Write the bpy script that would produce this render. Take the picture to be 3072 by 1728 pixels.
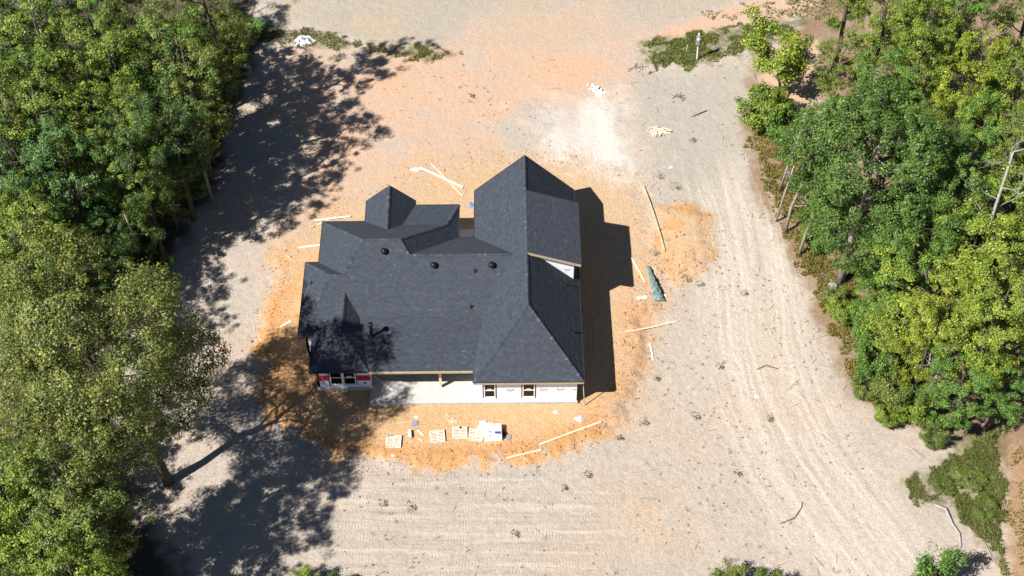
import bpy, bmesh, math, random
import numpy as np
from mathutils import Vector, Matrix

# ------------------------------------------------------------------ scene, camera, light
for o in list(bpy.data.objects): bpy.data.objects.remove(o)
scene = bpy.context.scene
C = scene.collection
PI = math.pi

cam_d = bpy.data.cameras.new('camera')
cam = bpy.data.objects.new('camera', cam_d); C.objects.link(cam)
cam_d.sensor_width = 36.0
cam_d.lens = 36.0 * 4290.0 / 3072.0
cam_d.clip_start = 1.0; cam_d.clip_end = 2000.0
cam.location = (1.9545, -55.8121, 81.2824)
cam.rotation_euler = (PI/2 - math.radians(50.785), 0, -0.0115)
scene.camera = cam

SUN = Vector((-0.7588, -0.4674, 1.0)).normalized()         # towards the sun
sun_elev = math.asin(SUN.z)
world = bpy.data.worlds.new('World'); scene.world = world; world.use_nodes = True
wn = world.node_tree.nodes; wl = world.node_tree.links
sky = wn.new('ShaderNodeTexSky'); sky.sky_type = 'NISHITA'; sky.sun_disc = False
sky.sun_elevation = sun_elev; sky.air_density = .6; sky.dust_density = .3; sky.altitude = 300
sky.sun_rotation = math.atan2(SUN.x, SUN.y)
wl.new(sky.outputs[0], wn['Background'].inputs[0]); wn['Background'].inputs[1].default_value = 0.05
sl = bpy.data.lights.new('sun', 'SUN'); sl.energy = 5.0; sl.angle = math.radians(0.55); sl.color = (1.0, 0.955, 0.88)
so = bpy.data.objects.new('sun', sl); C.objects.link(so)
so.rotation_euler = SUN.to_track_quat('Z', 'Y').to_euler()
so.location = (-60, -40, 90)
vs = scene.view_settings
vs.view_transform = 'Standard'; vs.look = 'None'; vs.exposure = 0.9; vs.gamma = 1.0; vs.use_curve_mapping = False
scene.render.engine = 'CYCLES'
scene.render.resolution_x = 1024; scene.render.resolution_y = 576
scene.cycles.max_bounces = 4; scene.cycles.diffuse_bounces = 2; scene.cycles.transparent_max_bounces = 6

rng = np.random.default_rng(7)
random.seed(7)

# ------------------------------------------------------------------ helpers
def tag(o, label=None, cat=None, group=None, kind=None):
    if label: o['label'] = label
    if cat: o['category'] = cat
    if group: o['group'] = group
    if kind: o['kind'] = kind
    return o
def link(name, me, parent=None, mat=None, loc=None, rotz=0.0):
    o = bpy.data.objects.new(name, me); C.objects.link(o)
    if me is not None and mat is not None and len(me.materials) == 0:
        for m in (mat if isinstance(mat, (list, tuple)) else [mat]): me.materials.append(m)
    if parent is not None: o.parent = parent
    if loc is not None: o.location = loc
    if rotz: o.rotation_euler = (0, 0, rotz)
    return o
def empty(name, label, cat, loc=(0, 0, 0), rotz=0.0, group=None):
    o = bpy.data.objects.new(name, None); C.objects.link(o)
    o.location = loc; o.rotation_euler = (0, 0, rotz); o.empty_display_size = 0.3
    return tag(o, label, cat, group)
def pymesh(name, v, f, smooth=False):
    me = bpy.data.meshes.new(name); me.from_pydata([tuple(p) for p in v], [], [tuple(q) for q in f]); me.update()
    if smooth: me.polygons.foreach_set('use_smooth', [True] * len(me.polygons))
    return me
def npmesh(name, V, F, smooth=False):
    """V (n,3), F (m,3 or 4) arrays"""
    V = np.asarray(V, np.float32); F = np.asarray(F, np.int32); k = F.shape[1]
    me = bpy.data.meshes.new(name)
    me.vertices.add(len(V)); me.vertices.foreach_set('co', V.ravel())
    me.loops.add(F.size); me.loops.foreach_set('vertex_index', F.ravel())
    me.polygons.add(len(F)); me.polygons.foreach_set('loop_start', np.arange(0, F.size, k, dtype=np.int32))
    me.polygons.foreach_set('loop_total', np.full(len(F), k, np.int32))
    if smooth: me.polygons.foreach_set('use_smooth', np.ones(len(F), bool))
    me.update(calc_edges=True)
    return me
def fattr(me, name, data, domain='POINT'):
    a = me.attributes.new(name, 'FLOAT', domain); a.data.foreach_set('value', np.asarray(data, np.float32).ravel())

class MB:
    def __init__(s): s.v = []; s.f = []
    def box(s, x0, x1, y0, y1, z0, z1, M=None):
        b = len(s.v)
        P = [(x0,y0,z0),(x1,y0,z0),(x1,y1,z0),(x0,y1,z0),(x0,y0,z1),(x1,y0,z1),(x1,y1,z1),(x0,y1,z1)]
        if M is not None: P = [tuple(M @ Vector(p)) for p in P]
        s.v += P
        s.f += [tuple(b+i for i in q) for q in ((3,2,1,0),(4,5,6,7),(0,1,5,4),(1,2,6,5),(2,3,7,6),(3,0,4,7))]
        return s
    def tube(s, pts, rad, n=6, caps=True):
        pts = [Vector(p) for p in pts]; b = len(s.v)
        for i, p in enumerate(pts):
            d = (pts[min(i+1, len(pts)-1)] - pts[max(i-1, 0)]).normalized()
            a = d.orthogonal().normalized() if i == 0 else (a - d * a.dot(d)).normalized()
            c = d.cross(a); r = rad[i] if hasattr(rad, '__len__') else rad
            for k in range(n):
                t = 2*PI*k/n; s.v.append(tuple(p + (a*math.cos(t) + c*math.sin(t))*r))
        for i in range(len(pts)-1):
            for k in range(n):
                k2 = (k+1) % n; s.f.append((b+i*n+k, b+i*n+k2, b+(i+1)*n+k2, b+(i+1)*n+k))
        if caps:
            s.f.append(tuple(b+k for k in range(n))[::-1]); e = b+(len(pts)-1)*n; s.f.append(tuple(e+k for k in range(n)))
        return s
    def prism(s, poly, z0, z1):
        b = len(s.v); n = len(poly)
        s.v += [(x, y, z0) for x, y in poly] + [(x, y, z1) for x, y in poly]
        s.f.append(tuple(b+i for i in range(n))[::-1]); s.f.append(tuple(b+n+i for i in range(n)))
        for i in range(n):
            j = (i+1) % n; s.f.append((b+i, b+j, b+n+j, b+n+i))
        return s
    def obj(s, name, mat, parent=None, loc=None, rotz=0.0, smooth=False):
        return link(name, pymesh(name, s.v, s.f, smooth), parent, mat, loc, rotz)

# value noise on arrays
_lat = rng.random((256, 256))
def vnoise(x, y):
    xi = np.floor(x).astype(int); yi = np.floor(y).astype(int); fx = x - xi; fy = y - yi
    fx = fx*fx*(3-2*fx); fy = fy*fy*(3-2*fy)
    a = _lat[xi % 256, yi % 256]; b = _lat[(xi+1) % 256, yi % 256]
    c = _lat[xi % 256, (yi+1) % 256]; d = _lat[(xi+1) % 256, (yi+1) % 256]
    return (a*(1-fx)+b*fx)*(1-fy) + (c*(1-fx)+d*fx)*fy
def fbm(x, y, o=4):
    r = 0; amp = 0.5; t = 0
    for i in range(o):
        r = r + amp*vnoise(x*2**i + 17.3*i, y*2**i + 9.1*i); t += amp; amp *= 0.5
    return r/t
def sdf(poly, x, y):
    P = np.array(poly, float); inside = np.zeros(x.shape, bool); d = np.full(x.shape, 1e9)
    for i in range(len(P)):
        a = P[i]; b = P[(i+1) % len(P)]; e = b-a
        t = np.clip(((x-a[0])*e[0] + (y-a[1])*e[1])/(e@e), 0, 1)
        d = np.minimum(d, (x-a[0]-t*e[0])**2 + (y-a[1]-t*e[1])**2)
        cond = ((a[1] > y) != (b[1] > y)); den = e[1] if abs(e[1]) > 1e-9 else 1e-9
        inside ^= cond & (x < e[0]*(y-a[1])/den + a[0])
    return np.where(inside, -1, 1)*np.sqrt(d)
def sstep(a, b, x):
    t = np.clip((x-a)/(b-a), 0, 1); return t*t*(3-2*t)

# ------------------------------------------------------------------ materials
def mat(name, color=(.5,.5,.5), rough=.8, spec=.3, noise=0.0, nscale=5.0, bump=0.0, bscale=40.0, metal=0.0):
    m = bpy.data.materials.new(name); m.use_nodes = True; nt = m.node_tree; n = nt.nodes; b = n['Principled BSDF']
    b.inputs['Roughness'].default_value = rough; b.inputs['Metallic'].default_value = metal
    b.inputs['Specular IOR Level'].default_value = spec
    b.inputs['Base Color'].default_value = (*color, 1)
    if noise or bump:
        tc = n.new('ShaderNodeTexCoord')
    if noise:
        nz = n.new('ShaderNodeTexNoise'); nz.inputs['Scale'].default_value = nscale; nz.inputs['Detail'].default_value = 6
        nt.links.new(tc.outputs['Object'], nz.inputs['Vector'])
        mr = n.new('ShaderNodeMapRange'); mr.inputs['From Min'].default_value = .25; mr.inputs['From Max'].default_value = .75
        mr.inputs['To Min'].default_value = 1-noise; mr.inputs['To Max'].default_value = 1+noise
        nt.links.new(nz.outputs['Fac'], mr.inputs['Value'])
        mx = n.new('ShaderNodeVectorMath'); mx.operation = 'SCALE'; mx.inputs[0].default_value = color
        nt.links.new(mr.outputs[0], mx.inputs['Scale']); nt.links.new(mx.outputs[0], b.inputs['Base Color'])
    if bump:
        nz2 = n.new('ShaderNodeTexNoise'); nz2.inputs['Scale'].default_value = bscale; nz2.inputs['Detail'].default_value = 4
        nt.links.new(tc.outputs['Object'], nz2.inputs['Vector'])
        bp = n.new('ShaderNodeBump'); bp.inputs['Strength'].default_value = bump; bp.inputs['Distance'].default_value = .03
        nt.links.new(nz2.outputs['Fac'], bp.inputs['Height']); nt.links.new(bp.outputs[0], b.inputs['Normal'])
    return m

def leaf_mat(name, stops, trans=.2):
    """colour from a per-leaf random value through a ramp, tinted by the object colour; thin translucent leaf"""
    m = bpy.data.materials.new(name); m.use_nodes = True; nt = m.node_tree; n = nt.nodes; n.remove(n['Principled BSDF'])
    at = n.new('ShaderNodeAttribute'); at.attribute_name = 'lv'
    rp = n.new('ShaderNodeValToRGB'); el = rp.color_ramp.elements
    while len(el) < len(stops): el.new(.5)
    for e, (p, c) in zip(el, stops): e.position = p; e.color = (*c, 1)
    nt.links.new(at.outputs['Fac'], rp.inputs[0])
    oi = n.new('ShaderNodeObjectInfo')
    mx = n.new('ShaderNodeMix'); mx.data_type = 'RGBA'; mx.blend_type = 'MULTIPLY'; mx.inputs[0].default_value = 1
    nt.links.new(rp.outputs[0], mx.inputs[6]); nt.links.new(oi.outputs['Color'], mx.inputs[7])
    d = n.new('ShaderNodeBsdfDiffuse'); t = n.new('ShaderNodeBsdfTranslucent'); g = n.new('ShaderNodeBsdfGlossy')
    g.inputs['Roughness'].default_value = .55; g.inputs['Color'].default_value = (1, 1, 1, 1)
    nt.links.new(mx.outputs[2], d.inputs[0]); nt.links.new(mx.outputs[2], t.inputs[0])
    a = n.new('ShaderNodeMixShader'); a.inputs[0].default_value = trans
    nt.links.new(d.outputs[0], a.inputs[1]); nt.links.new(t.outputs[0], a.inputs[2])
    b = n.new('ShaderNodeMixShader'); b.inputs[0].default_value = .035
    nt.links.new(a.outputs[0], b.inputs[1]); nt.links.new(g.outputs[0], b.inputs[2])
    nt.links.new(b.outputs[0], n['Material Output'].inputs[0])
    return m

M = {}
M['leaf'] = leaf_mat('leaf', [(0, (.042,.074,.014)), (.4, (.1,.162,.023)), (.75, (.17,.24,.033)), (1, (.29,.34,.055))])
M['grass'] = leaf_mat('grass_blade', [(0, (.1,.13,.03)), (.5, (.2,.225,.065)), (.85, (.3,.29,.12)), (1, (.42,.37,.2))], .25)
M['weed'] = leaf_mat('weed_leaf', [(0, (.07,.085,.04)), (.6, (.13,.145,.075)), (1, (.25,.23,.14))], .2)
M['bark'] = mat('bark', (.095,.075,.06), .95, .1, .45, 6, .8, 18)
M['bark_pale'] = mat('bark_pale', (.3,.26,.21), .95, .1, .35, 6, .7, 18)
M['deadwood'] = mat('dead_wood', (.3,.29,.27), .95, .1, .3, 5)
M['pine'] = mat('pine_lumber', (.64,.52,.36), .75, .2, .18, 4)
M['pine_grey'] = mat('weathered_lumber', (.45,.37,.26), .8, .2, .25, 4)
M['pine_white'] = mat('primed_lumber', (.7,.66,.56), .7, .2, .1, 4)
M['pallet'] = mat('pallet_wood', (.62,.56,.46), .85, .15, .3, 5)
M['wrap'] = mat('house_wrap', (.78,.78,.84), .6, .3, .04, 3, .25, 4)
M['red'] = mat('red_print', (.5,.025,.03), .6, .3, .12, 8)
M['redtext'] = mat('dark_red_print', (.2,.015,.02), .6, .3)
M['ink'] = mat('grey_print', (.16,.165,.2), .6, .3)
M['blue'] = mat('blue_print', (.05,.05,.22), .6, .3)
M['tape'] = mat('black_flashing_tape', (.02,.02,.03), .5, .4)
M['vinyl'] = mat('white_vinyl', (.8,.8,.82), .35, .4)
M['blackmetal'] = mat('black_metal', (.012,.012,.014), .45, .4)
M['greymetal'] = mat('grey_metal', (.35,.36,.38), .4, .5, .1, 8, metal=.4)
M['concrete'] = mat('concrete', (.47,.46,.435), .9, .2, .15, 2.5, .2, 30)
M['plastic'] = mat('white_plastic_sheet', (.82,.82,.84), .35, .5, .03, 3)
M['sticker'] = mat('white_sticker', (.7,.72,.66), .6, .2)
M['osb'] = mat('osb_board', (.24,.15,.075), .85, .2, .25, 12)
M['tarp'] = mat('green_tarp', (.13,.19,.18), .5, .4, .5, 5)
M['tile'] = mat('blue_tile', (.2,.24,.36), .5, .4, .1, 6)
M['debris'] = mat('white_debris', (.7,.66,.6), .8, .2, .2, 5)
M['rock'] = mat('soil_clod', (.3,.18,.1), .95, .1, .3, 6)
M['twig'] = mat('twig', (.16,.115,.08), .95, .1, .4, 4)

# pane: clear thin glass
def glass():
    m = bpy.data.materials.new('window_glass'); m.use_nodes = True; nt = m.node_tree; n = nt.nodes; n.remove(n['Principled BSDF'])
    t = n.new('ShaderNodeBsdfTransparent'); t.inputs[0].default_value = (.75,.78,.78,1)
    g = n.new('ShaderNodeBsdfGlossy'); g.inputs['Roughness'].default_value = .03
    fr = n.new('ShaderNodeFresnel'); fr.inputs[0].default_value = 1.5
    x = n.new('ShaderNodeMixShader'); nt.links.new(fr.outputs[0], x.inputs[0]); nt.links.new(t.outputs[0], x.inputs[1]); nt.links.new(g.outputs[0], x.inputs[2])
    nt.links.new(x.outputs[0], n['Material Output'].inputs[0]); return m
M['glass'] = glass()

# asphalt shingles: granule colour per tab
def shingle_mat():
    m = bpy.data.materials.new('asphalt_shingles'); m.use_nodes = True; nt = m.node_tree; n = nt.nodes; b = n['Principled BSDF']
    at = n.new('ShaderNodeAttribute'); at.attribute_name = 'lv'
    rp = n.new('ShaderNodeValToRGB'); el = rp.color_ramp.elements
    st = [(0, (.026,.032,.044)), (.45, (.038,.046,.062)), (.8, (.049,.058,.077)), (1, (.09,.102,.128))]
    while len(el) < len(st): el.new(.5)
    for e, (p, c) in zip(el, st): e.position = p; e.color = (*c, 1)
    nt.links.new(at.outputs['Fac'], rp.inputs[0])
    tc = n.new('ShaderNodeTexCoord'); nz = n.new('ShaderNodeTexNoise'); nz.inputs['Scale'].default_value = 4.5; nz.inputs['Detail'].default_value = 6
    nz.inputs['Roughness'].default_value = .75
    nt.links.new(tc.outputs['Object'], nz.inputs[0])
    mr = n.new('ShaderNodeMapRange'); mr.inputs['To Min'].default_value = .86; mr.inputs['To Max'].default_value = 1.14
    nt.links.new(nz.outputs['Fac'], mr.inputs[0])
    vm = n.new('ShaderNodeVectorMath'); vm.operation = 'SCALE'; nt.links.new(rp.outputs[0], vm.inputs[0]); nt.links.new(mr.outputs[0], vm.inputs['Scale'])
    nt.links.new(vm.outputs[0], b.inputs['Base Color']); b.inputs['Roughness'].default_value = .85; b.inputs['Specular IOR Level'].default_value = .25
    return m
M['shingle'] = shingle_mat()

# ------------------------------------------------------------------ ground
CLAY = [(-12.4,18.1),(-9.1,19.7),(-4.3,23.1),(0.1,24.4),(4.2,24.5),(8.9,23.8),(12.6,21.6),(13.0,17.0),(13.8,13.0),(12.9,9.2),(11.7,7.8),(11.4,3.5),(10.1,0.8),(10.0,-0.8),(7.7,-2.4),(4.2,-3.7),(0.2,-4.2),(-5.1,-4.3),(-8.9,-3.5),(-11.7,-2.2),(-13.8,0.1),(-15.2,3.1),(-15.6,5.2),(-14.9,8.8),(-14.6,11.8),(-15.1,14.1),(-13.7,16.1)]
CLAY2 = [(13.9,18.6),(16.7,19.2),(18.1,17.8),(18.1,14.9),(17.3,12.2),(14.8,10.7),(13.4,12.2),(13.4,15.4)]
CLAY3 = [(8.4,-4.7),(13.8,-6.6),(14.7,-8.7),(13.9,-11.3),(11.3,-12.1),(8.2,-10.9)]
SALMON = [(-18.1,36.3),(-14.9,37.8),(-10.1,36.8),(-1.6,37.2),(10.2,37.0),(13.4,34.0),(12.2,30.6),(4.3,30.2),(1.4,27.0),(0.1,24.4),(-4.3,23.1),(-9.1,19.7),(-13.3,18.1),(-14.5,21.1),(-13.0,25.9),(-14.7,28.5),(-16.6,33.9)]
SALMON2 = [(15.1,38.7),(19.0,40.9),(24.4,43.2),(29.6,44.7),(29.8,41.5),(26.1,40.6),(20.6,39.1),(15.6,37.7)]
SALMON3 = [(24.4,35.2),(27.4,38.0),(29.4,38.0),(28.0,28.5),(24.9,30.1),(23.4,33.0)]
CHALK = [(5.6,30.4),(8.3,30.7),(12.1,29.4),(12.8,25.6),(12.6,22.0),(10.8,22.5),(8.3,23.8),(6.2,25.6),(5.2,27.4)]
GREY = [(13.4,33.8),(16.7,34.0),(22.1,33.9),(22.0,30.1),(21.5,25.9),(18.4,20.3),(16.1,19.0),(13.8,22.0),(12.9,26.0)]
ROAD = [(-26.0,52.0),(-19.4,45.0),(-17.6,41.7),(-13.7,40.1),(-10.2,38.7),(-6.8,37.9),(-3.4,37.7),(10.2,37.8),(13.7,38.8),(17.3,40.8),(22.0,42.9),(30.0,47.0),(60.0,62.0),(60.0,90.0),(-60.0,90.0),(-60.0,56.0)]
LITTER = [(21.8,28.2),(21.8,20.2),(23.0,15.3),(24.0,11.7),(24.9,8.0),(25.6,4.7),(26.2,1.3),(27.6,0.3),(30.1,-1.4),(33.1,-2.4),(33.4,-3.7),(34.9,-4.0),(37.9,-2.8),(60,-2),(60,45),(30.4,44),(27.3,37.9),(23.1,34.4)]
PATH = [(36.8,0.5),(35.9,-2.8),(35.3,-5.9),(34.5,-8.9),(33.7,-14.0),(32,-40),(38,-40),(38.7,-14.1),(41.0,0),(44,14),(41,16)]
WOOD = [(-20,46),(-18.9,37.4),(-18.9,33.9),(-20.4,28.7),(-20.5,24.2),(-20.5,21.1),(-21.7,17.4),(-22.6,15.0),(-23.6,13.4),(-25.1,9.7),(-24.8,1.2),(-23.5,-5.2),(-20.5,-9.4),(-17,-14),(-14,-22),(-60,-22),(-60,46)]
GRASS_TR = [(14.0,37.7),(14.7,34.0),(18.8,34.7),(22.6,35.9),(27.0,38.4),(28.0,40.4),(24.1,40.0),(19.2,39.0)]
GRASS_TL = [(-19.5,40.5),(-17.5,40.4),(-13.7,39.6),(-10.2,37.8),(-10.8,37.4),(-14.2,37.3),(-17.0,38.4),(-19.5,37.9)]
GRASS_TL2 = [(-9.0,37.9),(-6.4,37.5),(-4.0,37.6),(-2.0,36.4),(-4.0,35.7),(-6.0,36.3),(-9.0,36.9)]
GRASS_BR = [(33.0,-2.2),(35.9,-2.0),(34.6,-9.0),(33.8,-13.0),(32.6,-10.5),(31.4,-8.2),(29.2,-7.5),(28.6,-6.0),(30.6,-5.0),(32.4,-4.2)]
LANE = np.array([(18.0,34.0),(18.5,28.2),(19.6,22.8),(20.2,17.7),(20.4,11.4),(20.1,5.9),(20.6,0.7),(21.8,-4.2),(23.8,-8.8),(26.1,-13.4),(29,-19)])
PAD_Z, DIRT_Z = -0.26, -0.5
def ground_h(x, y):
    x = np.asarray(x, float); y = np.asarray(y, float)
    d = sdf(CLAY, x, y) + 1.1*(fbm(x*.45, y*.45) - .5)
    pad = sstep(.7, -.5, d)
    low = DIRT_Z + .22*sstep(7, 17, y)
    h = low + (PAD_Z-low)*pad
    edge = np.exp(-(d/.9)**2)*sstep(20, 10, y)
    h = h + edge*.16*(fbm(x*2.3+5, y*2.3) - .45)
    h = h + .14*(fbm(x*.11, y*.11, 3) - .5)*(1-pad)
    d2 = sdf(CLAY2, x, y); h = h + .3*sstep(.6, -2.2, d2 + 1.2*(fbm(x*.8, y*.8)-.5))
    g = sdf(GRASS_TR, x, y); h = h + .25*sstep(.5, -1.5, g)
    return h
def gz(x, y): return float(ground_h(np.array([x]), np.array([y]))[0])

def axis(lo, hi, step, far):
    c = np.arange(lo, hi+1e-6, step)
    out = []; p = step; a = hi
    while a < far: p *= 1.6; a += p; out.append(a)
    neg = []; p = step; a = lo
    while a > -far: p *= 1.6; a -= p; neg.append(a)
    return np.concatenate([neg[::-1], c, out])
gx = axis(-46, 52, .13, 700); gy = axis(-17, 48, .13, 700)
GX, GY = np.meshgrid(gx, gy); X = GX.ravel(); Y = GY.ravel()
H = ground_h(X, Y) + .03*(fbm(X*3.1, Y*3.1, 3)-.5)
n1 = fbm(X*.5+3, Y*.5, 5) - .5; n2 = fbm(X*1.7, Y*1.7+8, 4) - .5
def mask(poly, w, a=1.0, b=.5): return sstep(w, -w, sdf(poly, X, Y) + a*2*n1 + b*2*n2)
soft = np.clip(sstep(6, 18, Y) + sstep(8, 11, X), 0, 1)
cd = sdf(CLAY, X, Y) + 3.2*n1 + 2.2*n2; cw = .6 + 2.2*soft
m_clay = np.maximum(sstep(1, -1, cd/cw)*(1-.25*soft), .8*mask(CLAY2, .7, .9, .6)); m_clay = np.maximum(m_clay, .38*mask(CLAY3, 1.6, 1.6, .9)*np.clip(.5+1.6*n2+n1, 0, 1))
m_clay = np.maximum(m_clay, .16*sstep(.52, .7, fbm(X*.16+40, Y*.16, 4))*(1-mask(CHALK, 1)))
m_salm = mask(SALMON, 1.6, 1.6, .6)*np.clip(.42+2.4*(fbm(X*.28+11, Y*.34, 5)-.28), 0, 1.1)
m_salm = np.maximum(m_salm, np.maximum(mask(SALMON2, .4, .5, .5), mask(SALMON3, .6, .8, .5)))
m_chalk = mask(CHALK, 2.6, 3.0, 2.0)*np.clip(.45+1.6*(fbm(X*.5+20, Y*.2)-.3), 0, 1); m_grey = mask(GREY, 1.5, 1.2, .6)
dcl = sdf(CLAY, X, Y) + 1.1*(fbm(X*.45, Y*.45)-.5)
m_rim = m_clay*sstep(2.2, .2, np.abs(dcl))*sstep(20, 8, Y)*(.55+.9*n2+.4)
m_rim = np.maximum(m_rim, m_clay*sstep(-8.5, -12, X)*sstep(17, 11, Y)*np.clip(.45+1.8*n2+1.2*n1, 0, 1))
m_rim = np.clip(np.maximum(m_rim, .7*mask(CLAY2, .5, .9, .6)*sstep(.5, .62, fbm(X*.6, Y*.6))), 0, 1)
DRIVE = [(-2.5,36.5),(12,36.5),(15,40),(11,43.5),(4,43),(-1,40)]
m_drive = mask(DRIVE, 2.0, 2.2, .8)
m_salm = np.maximum(m_salm, .75*m_drive)
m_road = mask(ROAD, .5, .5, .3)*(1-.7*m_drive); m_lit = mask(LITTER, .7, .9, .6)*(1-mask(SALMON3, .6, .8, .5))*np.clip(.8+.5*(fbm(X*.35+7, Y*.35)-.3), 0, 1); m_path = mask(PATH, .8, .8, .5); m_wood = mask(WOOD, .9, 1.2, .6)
m_grass = np.maximum.reduce([mask(GRASS_TR, .5, 1, .8), mask(GRASS_TL, .5, .9, .6), mask(GRASS_TL2, .5, .9, .8), mask(GRASS_BR, .6, 1, .6)])
# bulldozer tracks: distance along / across the driven lane and the rows behind the house
SE = LANE[1:]-LANE[:-1]; SL = np.hypot(SE[:, 0], SE[:, 1]); CUM = np.concatenate([[0], np.cumsum(SL)])
best = np.full(X.shape, 1e9); tu = np.zeros(X.shape); tv = np.zeros(X.shape)
for i in range(len(SE)):
    e = SE[i]/SL[i]; t = (X-LANE[i, 0])*e[0] + (Y-LANE[i, 1])*e[1]; tc_ = np.clip(t, 0, SL[i])
    s = (X-LANE[i, 0])*(-e[1]) + (Y-LANE[i, 1])*e[0]
    dd = np.hypot(X-LANE[i, 0]-tc_*e[0], Y-LANE[i, 1]-tc_*e[1])
    w = dd < best; best = np.where(w, dd, best); tu = np.where(w, CUM[i]+tc_, tu); tv = np.where(w, s, tv)
lane = sstep(5.2, 2.5, best + 1.5*n1)*sstep(27, 19, Y)
rows = sstep(-4.6, -5.6, Y + 1.5*n1 + .08*X)*sstep(13, 8, np.abs(X+1) + 3*n1)
tu = np.where(rows > .5, X + .3*n1, tu); tv = np.where(rows > .5, Y + .04*X, tv)
trk = np.maximum(lane, rows)*(1-m_lit)
# tread rows pressed into the soil
wv = tv + 1.4*(fbm(tu*.05+3, tv*.3)-.5)
rut = np.sin(wv*2*PI/1.9) + .6*np.sin(wv*2*PI/.83+1.0) + 1.2*(fbm(tu*.12, wv*1.6, 3)-.5)*2
H = H + .011*trk*rut + .03*(fbm(X*1.3+7, Y*1.3)-.5)
H = H + .05*m_clay*(fbm(X*.9+2, Y*.9, 4)-.5)
line = np.zeros(X.shape)
for k_, off_ in enumerate((-4.1, -3.2, -2.3, -1.75, -.7, -.1, 1.0, 1.7, 2.6, 3.5, 4.4)):
    c_ = off_ + .5*np.sin(tu*.11+k_*1.7) + .25*(fbm(tu*.25+k_*5, 0*tu, 3)-.5)
    line = np.maximum(line, np.exp(-((tv-c_)/.11)**2)*sstep(.42, .55, fbm(tu*.16+k_*9.1, 0*tu+k_, 3)))
line *= lane*(rows < .5)
for k_, off_ in enumerate((-5.6, -6.5, -7.1, -8.0, -8.9, -9.3, -10.2, -11.0, -11.9)):
    c_ = off_ + .35*np.sin(X*.16+k_*2.1)
    line = np.maximum(line, .8*(rows > .5)*np.exp(-((Y-c_)/.1)**2)*sstep(.45, .58, fbm(X*.2+k_*7.3, 0*X+k_, 3)))
H = H + .016*line
nx, ny = len(gx), len(gy)
idx = np.arange(nx*ny).reshape(ny, nx)
F = np.stack([idx[:-1, :-1], idx[:-1, 1:], idx[1:, 1:], idx[1:, :-1]], -1).reshape(-1, 4)
gme = npmesh('ground', np.stack([X, Y, H], 1), F, True)
for nm, dat in dict(line=line, rim=m_rim, clay=m_clay, salm=m_salm, chalk=m_chalk, grey=m_grey, road=m_road, lit=m_lit, path=m_path, wood=m_wood, grs=m_grass, lane=lane*(1-m_lit), trk=trk, tu=tu, tv=tv).items():
    fattr(gme, nm, dat)

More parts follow.
